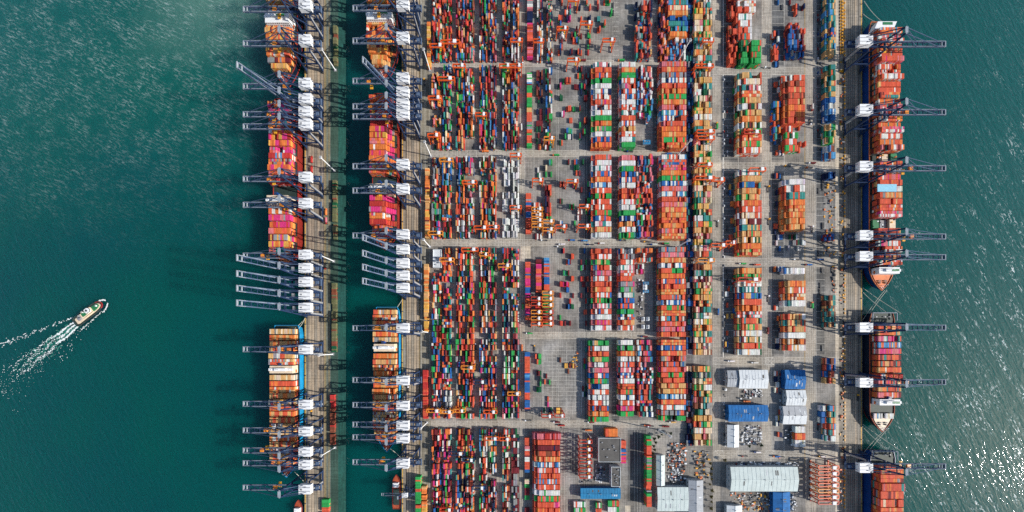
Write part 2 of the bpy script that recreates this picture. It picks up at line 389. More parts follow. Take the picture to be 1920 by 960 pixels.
MIXED = {'orange-red': 15, 'orange': 9, 'white': 12, 'green': 9, 'blue': 9, 'maroon': 11, 'magenta': 3, 'teal': 6, 'tan': 4, 'grey': 8, 'navy': 8, 'pink': 3, 'red': 7, 'dark green': 4, 'sky blue': 3, 'brown': 3, 'cream': 3}
HOT = {'orange-red': 18, 'orange': 12, 'red': 6, 'maroon': 10, 'magenta': 4, 'white': 11, 'green': 8, 'blue': 8, 'teal': 4, 'tan': 4, 'navy': 6, 'grey': 5}
THEMES_B = [{'white': 6, 'orange-red': 3, 'pink': 1}, {'white': 8, 'grey': 1}, {'green': 6, 'orange-red': 3, 'teal': 1}, {'green': 7, 'grey': 2, 'tan': 1}, {'orange-red': 6, 'maroon': 2, 'orange': 2},
            {'white': 5, 'sky blue': 2, 'orange-red': 2, 'blue': 2}, {'white': 4, 'teal': 2, 'pink': 2}, {'orange-red': 5, 'blue': 3, 'white': 3}, {'tan': 5, 'orange': 2, 'orange-red': 2},
            {'pink': 4, 'magenta': 1, 'orange-red': 3, 'grey': 2}, {'blue': 4, 'navy': 1, 'orange-red': 3, 'white': 2}, {'white': 5, 'orange-red': 4}]
THEMES_B3 = [{'orange-red': 8, 'orange': 3, 'maroon': 1}, {'orange-red': 5, 'grey': 2, 'pink': 3, 'tan': 1}, {'white': 4, 'orange-red': 4, 'blue': 2}, {'orange': 5, 'tan': 5, 'orange-red': 2}, {'green': 4, 'orange-red': 4}, {'white': 5, 'sky blue': 2, 'orange-red': 3, 'teal': 1}, {'pink': 4, 'magenta': 1, 'orange-red': 4, 'grey': 2}, {'blue': 2, 'orange-red': 4, 'grey': 3}, {'orange-red': 6, 'orange': 3, 'tan': 2}, {'tan': 4, 'orange-red': 3, 'orange': 3}]
THEMES_G = [{'teal': 3, 'dark green': 3, 'grey': 2, 'cream': 2}, {'cream': 4, 'white': 4, 'pink': 1, 'maroon': 1}, {'tan': 5, 'orange': 3, 'green': 1}, {'orange-red': 3, 'teal': 3, 'tan': 3}, {'pink': 2, 'brown': 3, 'cream': 3}, {'green': 2, 'tan': 4, 'yellow': 2}]
THEMES_R = [{'white': 4, 'orange-red': 3, 'cream': 3}, {'orange-red': 4, 'tan': 4, 'green': 1}, {'green': 3, 'tan': 3, 'orange-red': 2}, {'teal': 2, 'tan': 4, 'orange-red': 3, 'blue': 1}, {'tan': 5, 'orange': 4}, {'white': 3, 'teal': 2, 'pink': 2, 'orange-red': 3}, {'orange-red': 5, 'orange': 3, 'cream': 2}, {'maroon': 1, 'white': 4, 'dark green': 2, 'tan': 2}]
THEMES_O = [{'orange': 6, 'tan': 4, 'orange-red': 2}, {'orange-red': 5, 'tan': 3, 'white': 1}, {'white': 7, 'teal': 1}, {'teal': 3, 'orange-red': 3, 'tan': 3}, {'white': 3, 'tan': 3, 'orange-red': 3}, {'orange': 4, 'cream': 3, 'maroon': 1}]
SHIP_RED = [{'orange-red': 9, 'red': 2, 'orange': 3, 'white': 2, 'pink': 1, 'grey': 1}, {'orange-red': 7, 'white': 3, 'maroon': 2, 'teal': 1, 'orange': 3, 'pink': 1}, {'magenta': 2, 'pink': 4, 'orange-red': 5, 'teal': 1, 'white': 2}, {'orange-red': 5, 'orange': 5, 'grey': 2, 'sky blue': 1, 'white': 2, 'tan': 1}, {'orange-red': 8, 'orange': 2, 'maroon': 2, 'tan': 2, 'teal': 1}]
SHIP_HOT = [{'orange': 8, 'orange-red': 3, 'white': 1, 'magenta': 1}, {'magenta': 5, 'orange-red': 3, 'pink': 3, 'grey': 1, 'white': 1}, {'orange': 5, 'orange-red': 3, 'teal': 1, 'pink': 2}, {'red': 6, 'white': 1, 'sky blue': 1, 'orange-red': 3}, {'magenta': 3, 'orange': 4, 'grey': 2, 'maroon': 2, 'yellow': 1}, {'orange': 4, 'magenta': 3, 'red': 3, 'yellow': 2}]
SHIP_TAN = [{'orange': 6, 'tan': 6, 'orange-red': 2, 'white': 1}, {'orange-red': 4, 'tan': 4, 'white': 1, 'orange': 4, 'navy': 1}, {'tan': 6, 'cream': 2, 'grey': 2, 'maroon': 1}, {'orange-red': 4, 'orange': 5, 'tan': 3}, {'white': 2, 'grey': 2, 'tan': 4, 'orange-red': 3}]
SHIP_RED2 = [{'orange-red': 8, 'orange': 3, 'tan': 2}, {'orange-red': 7, 'orange': 2, 'teal': 1, 'cream': 1, 'pink': 1}, {'orange-red': 7, 'maroon': 1, 'orange': 3, 'grey': 1}]
SHIP_AMBER = [{'orange': 6, 'tan': 5, 'yellow': 3, 'orange-red': 2}, {'orange-red': 4, 'white': 1, 'tan': 4, 'orange': 4}, {'maroon': 3, 'orange': 3, 'grey': 1, 'tan': 4}, {'yellow': 3, 'maroon': 2, 'orange': 5, 'tan': 3}]

CT = []                                    # (cx, cy, z0, hx, hy, hz, colour index, candidate label or None)
def cont(cx, cy, z, hx, hy, col, hz=1.36, label=None):
    CT.append((cx, cy, z, hx, hy, hz, PALI.index(col), label))

def block(x0, x1, y0, y1, ncol, pitch, tiers, themes, zref=10.0, fill=0.97, step=0, per=None, jit=0.22, spare=0.10, heights=None, solid=0.35, lenk=None):
    """a block of north-south containers: photo pixel bounds of its top"""
    X0, Y1 = P(x0, y0, zref); X1, Y0 = P(x1, y1, zref)
    pw = (X1 - X0) / ncol; nrow = max(1, int(round((Y1 - Y0) / pitch))); pl = (Y1 - Y0) / nrow
    for r in range(nrow):
        th = pick_theme(themes) if per is None else per
        base = tiers if heights is None else heights(r)
        main = pick(th); xo = R.uniform(-.5, .5)
        half = R.random() < spare * .5
        cut0 = R.randrange(ncol) if R.random() < spare else None; cutw = R.randrange(2, max(3, ncol // 2))
        for c in range(ncol):
            if R.random() > fill: continue
            t = base
            if step and c < step: t = max(1, base - 1 - (step - 1 - c) // 2)
            if cut0 is not None and cut0 <= c < cut0 + cutw: t = max(0, t - R.randint(1, 3))
            elif R.random() < jit * .3: t = max(1, t - 1)
            x = X0 + (c + .5) * pw + xo * .2
            if half:
                for k in range(t):
                    for s in (-1, 1): cont(x, Y1 - (r + .5 + s * .25) * pl, .15 + k * 2.72, pw / 2 - .12, pl / 4 - .25, pick(th))
                continue
            for k in range(t):
                cc = main if R.random() < solid else pick(th)
                cont(x, Y1 - (r + .5) * pl + R.uniform(-.12, .12), .15 + k * 2.72, pw / 2 - R.uniform(.1, .2), pl / 2 - .62, cc)
DECK = {}
def pick_theme(t):
    if isinstance(t, dict): return t
    d = DECK.setdefault(id(t), [])
    if not d: d += R.sample(t, len(t))
    return d.pop()

def stacks(x0, x1, y0, y1, ncol, pitch, tmax, pal, fill=0.9, zref=7.0, low=1, mean=None, shorts=0.18):
    """an untidy block: every slot has its own height, some are empty; neighbours along the lane share heights"""
    X0, Y1 = P(x0, y0, zref); X1, Y0 = P(x1, y1, zref)
    pw = (X1 - X0) / ncol; nrow = max(1, int(round((Y1 - Y0) / pitch))); pl = (Y1 - Y0) / nrow
    for r in range(nrow):
        rowm = R.uniform(low + .3, tmax + .4); gap = R.random() < .05; sh = R.random() < shorts; yo = R.uniform(-1.2, 1.2)
        rep = pick(pal)
        if not r: reps = [pick(pal) for _ in range(ncol)]
        for c in range(ncol):
            if gap and R.random() < .8 or R.random() > fill: continue
            t = int(max(low, min(tmax, round(rowm + R.gauss(0, 1.25)))))
            x = X0 + (c + .5) * pw
            if sh:
                for s in (-1, 1):
                    for k in range(max(1, t - R.randint(0, 1))): cont(x, Y1 - (r + .5 + s * .25) * pl, .15 + k * 2.72, pw / 2 - .13, pl / 4 - .3, pick(pal))
            else:
                yj = yo * .3 + R.uniform(-.4, .4)
                if R.random() < .42: reps[c] = rep if R.random() < .3 else pick(pal)
                for k in range(t):
                    cont(x, Y1 - (r + .5) * pl + yj, .15 + k * 2.72, pw / 2 - .13, pl / 2 - .55, reps[c] if k == t - 1 or R.random() < .3 else pick(pal))

def lane_stack(x0, x1, y0, y1, tiers, themes, zref=8.0, pitch=2.75, holes=0.03, run=5):
    """one lane of containers lying across, side by side"""
    X0, Y1 = P(x0, y0, zref); X1, Y0 = P(x1, y1, zref); n = max(1, int((Y1 - Y0) / pitch)); pl = (Y1 - Y0) / n; left = 0; th = None; hh = tiers
    for r in range(n):
        if left <= 0: th = pick_theme(themes); left = R.randint(2, run); main = pick(th); hh = max(1, tiers - (R.random() < .3))
        left -= 1
        if R.random() < holes: continue
        for k in range(hh):
            cont((X0 + X1) / 2 + R.uniform(-.15, .15), Y1 - (r + .5) * pl, .15 + k * 2.72, (X1 - X0) / 2, pl / 2 - .12, main if R.random() < .6 else pick(th))

def scatter(x0, x1, y0, y1, n, pal, tmax=2, wmax=3):
    """odd containers left standing in a nearly empty yard, on the bay grid"""
    cells = set()
    for _ in range(n):
        bx = R.randrange(int((x1 - x0) / 3.0)); by = R.randrange(max(1, int((y1 - y0) / 10.4)))
        wd = R.randint(1, wmax); pal2 = {pick(pal): 3, pick(pal): 2, pick(pal): 2}
        for i in range(wd):
            if (bx + i, by) in cells or bx + i >= int((x1 - x0) / 3.0): continue
            cells.add((bx + i, by)); X, Y = P(x0 + (bx + i + .5) * 3.0, y0 + (by + .5) * 10.4)
            for k in range(R.randint(1, tmax)): cont(X, Y + R.uniform(-.6, .6), .15 + k * 2.72, 1.28, 4.6, pick(pal2))

# the four dense lanes next to the canal quay
for (x0, x1) in ((810, 827), (829.5, 846.5), (855, 871), (873.5, 889), (899, 913.5), (916, 931), (942, 956), (959, 973.5)):
    for (y0, y1) in ((-45, 113), (124, 279), (294, 447), (465, 785), (804, 985)):
        if x0 > 935 and y0 == 294:
            stacks(x0, x1, 299, 445, 5, 12.5, 3, {'white': 1}, .8, low=1); continue
        if x0 == 810 and y0 == 465:
            y0 = 512
        if x0 == 959 and y0 == 804:
            stacks(x0, x1, y0, y1, 4, 12.0, 2, {'maroon': 4, 'navy': 2, 'grey': 2, 'dark green': 1, 'white': 1}, .75); continue
        stacks(x0, x1, y0, y1, 6 if x0 < 935 else 5, 10.6, 4, HOT if (x0 < 880 and y0 > 460) else MIXED, .88)
# single lanes of containers lying crosswise
CW = [{'orange-red': 5, 'pink': 2, 'grey': 1}, {'blue': 4, 'orange-red': 3}, {'white': 3, 'sky blue': 2, 'orange-red': 2}, {'magenta': 3, 'orange-red': 3, 'orange': 1}]
GREENRED = [{'green': 6, 'grey': 1}, {'orange-red': 5, 'grey': 1}, {'green': 4, 'orange-red': 2, 'tan': 1}]
lane_stack(988.5, 999, -30, 16, 3, [{'pink': 3, 'grey': 2, 'white': 1}]); lane_stack(988.5, 999, 18, 36, 2, [{'navy': 1}])
lane_stack(988.5, 999, 43, 108, 4, [{'orange-red': 5, 'pink': 2, 'grey': 1}, {'magenta': 4, 'red': 3, 'maroon': 2}])
lane_stack(988, 997.5, 134, 160, 3, [{'white': 3, 'sky blue': 2, 'green': 2, 'maroon': 1}]); lane_stack(988, 997.5, 160, 274, 3, GREENRED)
lane_stack(986, 996, 362, 437, 3, [{'blue': 4, 'orange-red': 3, 'grey': 1}, {'orange-red': 5}]); lane_stack(985, 994.5, 491, 600, 3, [{'blue': 3, 'orange-red': 3, 'orange': 1}, {'magenta': 3, 'orange-red': 3, 'pink': 1}])
lane_stack(1005, 1015, 487, 548, 4, [{'magenta': 3, 'pink': 2, 'orange-red': 3}, {'orange-red': 5, 'maroon': 1}]); lane_stack(1004, 1014, 560, 607, 3, [{'red': 4, 'maroon': 3}])
lane_stack(1020, 1030, 483, 545, 4, [{'blue': 4, 'orange-red': 3, 'sky blue': 1}]); lane_stack(1019, 1030, 552, 608, 3, [{'brown': 3, 'green': 2, 'maroon': 3}])
lane_stack(984, 993.5, 660, 770, 3, [{'blue': 5, 'orange-red': 3}, {'orange-red': 4, 'orange': 2, 'navy': 1}, {'blue': 3, 'sky blue': 2}])
lane_stack(984, 993, 822, 886, 3, [{'orange-red': 4, 'orange': 2}, {'white': 3, 'blue': 2, 'pink': 1, 'maroon': 1}]); lane_stack(984, 993, 900, 940, 2, [{'cream': 3, 'maroon': 2, 'orange-red': 1}, {'green': 1}]); lane_stack(984, 993, 955, 975, 2, [{'maroon': 1, 'teal': 1}])
lane_stack(1212, 1221, 818, 950, 5, GREENRED, 12.0); lane_stack(1164.5, 1174, 827, 869, 4, CW, 11.0)
AMB = [{'orange': 4, 'tan': 4, 'yellow': 2, 'maroon': 1}]
lane_stack(800.5, 807, 41, 125, 3, AMB); lane_stack(797, 804.5, 315, 446, 3, AMB); lane_stack(795, 803, 495, 622, 3, AMB); lane_stack(793, 801.5, 694, 786, 3, [{'red': 6, 'orange-red': 4}])
lane_stack(780, 789, 893, 985, 4, GREENRED); lane_stack(790.5, 799.5, 912, 985, 3, AMB)
OLV = [{'ochre': 7, 'dark green': 1, 'brown': 2}]
lane_stack(623, 630, 45, 118, 2, OLV); lane_stack(622, 629, 336, 448, 2, OLV); lane_stack(620.5, 628.5, 530, 660, 2, OLV); lane_stack(617.5, 625.5, 741, 835, 2, [{'brown': 5, 'red': 3}]); lane_stack(602, 615, 938, 985, 3, GREENRED)
# fifth lane: dense at the top, then thin
for (x0, x1) in ((1007, 1018), (1025, 1036)):
    stacks(x0, x1, -45, 114, 4, 10.6, 4, MIXED, .92)
stacks(1006, 1018, 130, 178, 4, 10.6, 2, {'maroon': 5, 'navy': 2, 'brown': 2}, .9); stacks(1006, 1018, 178, 278, 4, 11, 1, {'maroon': 4, 'navy': 2, 'dark green': 1, 'orange': 1}, .55)
stacks(1023, 1036, 124, 258, 4, 10.6, 3, {'green': 4, 'maroon': 3, 'orange-red': 3, 'white': 2, 'dark green': 2, 'blue': 1}, .75); stacks(1022, 1034, 262, 279, 4, 10, 2, MIXED, .8)
stacks(1023, 1036, 297, 330, 4, 10.6, 2, MIXED, .75); stacks(1022, 1034, 346, 410, 4, 10.6, 3, {'orange-red': 4, 'green': 3, 'navy': 2, 'maroon': 2}, .9); stacks(1001, 1017, 378, 430, 5, 10.6, 2, {'orange-red': 3, 'brown': 3, 'dark green': 1, 'white': 1}, .85)
stacks(1005, 1014, 300, 332, 3, 11, 1, {'white': 2, 'orange-red': 1, 'dark green': 1}, .5); stacks(1022, 1036, 425, 446, 4, 10, 2, MIXED, .8); stacks(1004, 1016, 436, 448, 4, 10, 1, {'white': 1, 'maroon': 1}, .6)
SP = {'maroon': 5, 'green': 3, 'dark green': 3, 'orange-red': 5, 'red': 3, 'white': 2, 'navy': 2, 'blue': 1, 'teal': 1, 'magenta': 1}
scatter(1046, 1092, -40, 112, 30, SP, 2, 3); scatter(1046, 1092, 128, 278, 26, SP, 2, 3); scatter(1046, 1092, 300, 445, 16, SP, 2, 3); scatter(1046, 1078, 466, 620, 22, SP, 2, 3)
scatter(1098, 1107, -40, 112, 10, SP, 2, 2); scatter(1091, 1107, 130, 280, 12, SP, 2, 2); scatter(1091, 1106, 300, 445, 14, {'green': 3, 'dark green': 3, 'blue': 2, 'maroon': 2, 'white': 1}, 2, 2); scatter(1088, 1104, 466, 620, 14, SP, 1, 2); scatter(1088, 1102, 640, 775, 9, SP, 1, 2)
scatter(1128, 1148, -40, 60, 7, {'magenta': 1, 'red': 3, 'green': 2, 'pink': 1, 'orange-red': 3}, 3, 2); scatter(1116, 1125, -30, 110, 6, SP, 2, 2)
scatter(1003, 1016, 642, 745, 13, {'green': 4, 'maroon': 3, 'orange-red': 2, 'blue': 1, 'dark green': 2}, 2, 3); scatter(1020, 1034, 690, 770, 5, SP, 1, 1); scatter(1046, 1082, 660, 705, 5, {'maroon': 2, 'yellow': 2, 'brown': 2}, 1, 2)
stacks(1016, 1036, 765, 776, 6, 10, 1, {'orange-red': 1, 'dark green': 1, 'navy': 2}, .7); stacks(1040, 1058, 765, 777, 5, 10, 1, {'navy': 1, 'brown': 1, 'yellow': 1}, .8)
# seventh to ninth columns: tidy blocks, one theme for each bay row
for (y0, y1) in ((117, 277), (290, 446), (466, 620), (638, 791)):
    dx = -5 if y0 > 600 else 0
    block(1109 + dx, 1146 + dx, y0, y1, 11, 9.9, 5, THEMES_B, 12, .99, 2)
for (y0, y1) in ((117, 277), (291, 446), (466, 620), (637, 781)):
    dx = -2 if y0 > 450 else 0
    block(1162 + dx, 1191 + dx, y0, y1, 9, 9.9, 5, THEMES_B, 12, .98, 1, spare=.2)
    if y0 == 466:
        stacks(1193, 1222, 466, 492, 9, 9.9, 4, {'white': 3, 'orange-red': 4, 'teal': 1, 'orange': 2}, .95, low=3); stacks(1194, 1208, 494, 514, 4, 9.9, 3, HOT, .9)
    else:
        stacks(1193, 1222, y0 + (10 if y0 == 117 else 0), y1 - (36 if y0 == 117 else 0), 9, 9.9, 5, {'white': 5, 'orange-red': 5, 'blue': 3, 'sky blue': 2, 'pink': 2, 'maroon': 2, 'teal': 2, 'magenta': 1, 'green': 1}, .93, low=2)
stacks(1191, 1222, 4, 112, 9, 10, 4, {'maroon': 3, 'orange-red': 4, 'teal': 2, 'grey': 3, 'blue': 2, 'tan': 2, 'navy': 2}, .72)
stacks(1236, 1252, -40, 112, 5, 10, 4, {'orange': 5, 'maroon': 3, 'navy': 3, 'pink': 2, 'orange-red': 2, 'white': 1}, .85)
block(1253, 1290, -40, 68, 11, 10, 4, [{'sky blue': 3, 'orange-red': 2, 'teal': 2}, {'orange': 6, 'tan': 2}, {'blue': 4, 'teal': 2}, {'orange-red': 3, 'cream': 2}], 11, .95)
stacks(1253, 1285, 68, 113, 10, 10, 3, {'white': 4, 'blue': 2, 'sky blue': 2, 'maroon': 3, 'orange-red': 2}, .8)
for (y0, y1) in ((116, 278), (290, 448), (463, 632), (637, 789)):
    dx = -1 if y0 > 450 else 0
    block(1237 + dx, 1286 + dx, y0, y1, 15, 9.9, 5, THEMES_B3, 12, .99, 1, spare=.22)
# tenth column, paler and older boxes
for (y0, y1) in ((-40, 126), (133, 306), (314, 482), (495, 666), (686, 836)):
    block(1287, 1300, y0, y1, 4, 11, 2, [{'navy': 4, 'blue': 2, 'grey': 2, 'maroon': 1, 'teal': 1}], 5, .72)
    block(1302, 1317, y0, y1, 5, 11, 4, THEMES_G, 10, .9, spare=.4); block(1319, 1334.5, y0, y1, 5, 11, 4, THEMES_G, 10, .9, spare=.4)
# beyond the second avenue
for (y0, y1) in ((136, 288), (318, 479), (502, 666)):
    block(1384, 1427, y0, y1, 13, 11.2, 5, THEMES_R, 12, .98, 2, spare=.2)
block(1382, 1416, -40, 24, 8, 11, 5, [{'orange-red': 5, 'white': 3, 'cream': 2}], 12); block(1384, 1409, 26, 75, 7, 11, 4, [{'white': 5, 'teal': 2, 'orange-red': 2}], 10)
lane = {'orange-red': 6, 'maroon': 3, 'brown': 1}; stacks(1366, 1380, -40, 122, 5, 10.8, 4, lane, .8, low=2)
block(1388, 1402, 76, 120, 5, 11, 5, [{'dark green': 5, 'green': 4, 'orange-red': 1}], 12); block(1408, 1426, 76, 120, 6, 11, 5, [{'green': 6, 'orange-red': 2}], 12)
scatter(1358, 1382, 146, 290, 5, SP, 1, 1); scatter(1360, 1382, 326, 478, 10, {'white': 2, 'orange': 3, 'blue': 2, 'yellow': 1, 'orange-red': 3, 'teal': 1}, 1, 2); scatter(1358, 1382, 505, 662, 14, {'white': 3, 'orange-red': 3, 'yellow': 2, 'teal': 1, 'navy': 2, 'blue': 1}, 1, 2)
block(1470, 1508, 141, 197, 11, 11.2, 5, [{'white': 5, 'orange-red': 3}, {'orange-red': 6, 'tan': 3}, {'orange-red': 6, 'brown': 2}], 12, 1, 2); block(1470, 1508, 197, 232, 11, 11.2, 5, [{'orange-red': 7, 'orange': 2}], 12, 1, 2)
block(1472, 1496, 236, 284, 7, 11.2, 4, [{'white': 4, 'tan': 2, 'orange-red': 2}, {'green': 2, 'orange-red': 3, 'white': 2}], 10); scatter(1495, 1509, 236, 290, 4, {'white': 2, 'orange-red': 3}, 2, 1)
block(1469, 1508, 336, 347, 12, 11, 5, [{'white': 6, 'teal': 1}], 12, 1, 3); block(1469, 1508, 347, 374, 12, 11, 5, [{'teal': 3, 'orange-red': 3, 'tan': 2, 'white': 2}], 12, 1, 3); block(1469, 1508, 374, 432, 12, 11, 5, [{'orange': 6, 'tan': 4, 'orange-red': 1}], 12, 1, 3)
block(1470, 1509, 526, 575, 12, 11, 5, THEMES_O, 12, .98, 2); block(1470, 1509, 588, 658, 12, 11, 5, THEMES_O, 12, .98, 2); block(1470, 1508, 502, 514, 10, 11, 4, [{'white': 6, 'blue': 2}], 10)
stacks(1475, 1507, 46, 108, 10, 10.6, 4, {'orange-red': 6, 'blue': 4, 'maroon': 3, 'grey': 2}, .85, low=2); scatter(1478, 1506, -30, 44, 10, {'orange-red': 4, 'maroon': 3, 'navy': 2}, 2, 3)
stacks(1450, 1464, 58, 122, 4, 11, 3, {'white': 3, 'blue': 3, 'orange-red': 3, 'navy': 2}, .8); stacks(1449, 1463, 190, 262, 4, 11, 3, {'orange-red': 4, 'orange': 2, 'teal': 3, 'blue': 3, 'tan': 1}, .85)
for (y0, y1, nn) in ((-30, 50, 4), (144, 186, 6), (262, 300, 5), (326, 480, 16), (500, 520, 6), (530, 664, 13)):
    scatter(1450, 1468, y0, y1, nn, {'white': 4, 'navy': 3, 'orange-red': 3, 'blue': 2, 'orange': 1}, 1, 2)
scatter(1472, 1509, 440, 480, 9, {'grey': 3, 'maroon': 2, 'white': 2, 'dark green': 2}, 1, 2)
scatter(1450, 1466, 695, 835, 13, {'navy': 3, 'white': 3, 'orange-red': 2, 'blue': 2, 'yellow': 1}, 1, 2)
for (y0, y1, p) in ((-40, 52, {'teal': 4, 'sky blue': 4, 'tan': 3, 'blue': 1}), (52, 70, {'blue': 4, 'tan': 2, 'orange-red': 2}), (70, 104, {'teal': 2, 'tan': 4, 'yellow': 2, 'sky blue': 1}), (121, 182, {'tan': 4, 'teal': 3, 'dark green': 2, 'orange-red': 1}),
                    (182, 226, {'blue': 4, 'sky blue': 3, 'white': 3}), (232, 268, {'green': 2, 'teal': 3, 'tan': 2, 'white': 2}), (272, 298, {'sky blue': 3, 'brown': 2, 'white': 2}), (322, 335, {'navy': 5, 'blue': 3}), (438, 450, {'maroon': 2, 'blue': 2}), (553, 614, {'teal': 4, 'brown': 3, 'tan': 2}), (671, 720, {'orange-red': 5, 'brown': 2, 'blue': 2, 'tan': 1}), (760, 828, {'tan': 2, 'teal': 3, 'sky blue': 2, 'orange-red': 3, 'white': 2})):
    block(1549, 1566, y0, y1, 6, 10.8, 4, [p], 10, .96, 2)
block(1540, 1549, 760, 794, 3, 10.8, 3, [{'white': 5, 'blue': 2}], 8)
# lower edge
block(998, 1052, 812, 824, 18, 10, 5, [{'red': 6, 'pink': 3, 'magenta': 1}], 12, 1, 3); block(999, 1050, 824, 918, 17, 10.2, 5, [{'orange-red': 5, 'white': 3, 'pink': 2}, {'orange': 4, 'tan': 3, 'orange-red': 2}, {'white': 4, 'orange-red': 3, 'blue': 2, 'sky blue': 1}, {'orange-red': 6, 'orange': 2, 'sky blue': 1}, {'orange-red': 8, 'brown': 1}, {'brown': 2, 'maroon': 3, 'navy': 1, 'orange-red': 2}], 12, 1, 3); block(999, 1050, 918, 985, 17, 10.2, 5, [{'orange-red': 5, 'green': 1, 'pink': 2}, {'orange-red': 6, 'orange': 2}, {'pink': 3, 'magenta': 2, 'orange-red': 3}, {'white': 7, 'green': 1}], 12, 1, 3)
block(1135, 1158, 803, 819, 8, 16, 4, [{'orange': 6, 'orange-red': 2}], 10); block(1076, 1098, 940, 975, 7, 10, 2, [{'white': 3, 'orange-red': 3, 'green': 2, 'sky blue': 1}], 5); block(1117, 1128, 942, 975, 4, 10, 2, [{'green': 2, 'white': 2, 'orange-red': 2}], 5); block(1140, 1161, 938, 962, 8, 10, 2, [{'orange-red': 5, 'brown': 3, 'tan': 1}], 5)
block(1491, 1510, 799, 838, 6, 11, 3, [{'orange': 5, 'orange-red': 3}, {'white': 4, 'cream': 2}], 8)
block(1258, 1283, 779, 790, 8, 11, 3, [{'navy': 2, 'orange-red': 3, 'grey': 2}], 8)

# ------------------------------------------------------------------ ships
def hull_outline(Xa, Xb, Ys, Yb, stern=14.0, bow=34.0, n=9, inset=0.0):
    """outline in plan, stern at Ys, bow at Yb (either way up), anticlockwise when bow points to -y"""
    d = 1.0 if Yb < Ys else -1.0
    xm = (Xa + Xb) / 2; hw = (Xb - Xa) / 2 - inset; ys = Ys - d * inset; yb = Yb + d * inset * 1.6
    L = []
    L.append((xm - hw * .86, ys)); L.append((xm - hw, ys - d * stern))
    for k in range(n):
        t = k / (n - 1); L.append((xm - hw * (1 - t ** 2.1), yb + d * bow * (1 - t) if True else 0))
    right = [(2 * xm - x, y) for x, y in reversed(L[:-1])]
    pts = L + right
    return pts if d > 0 else pts[::-1]

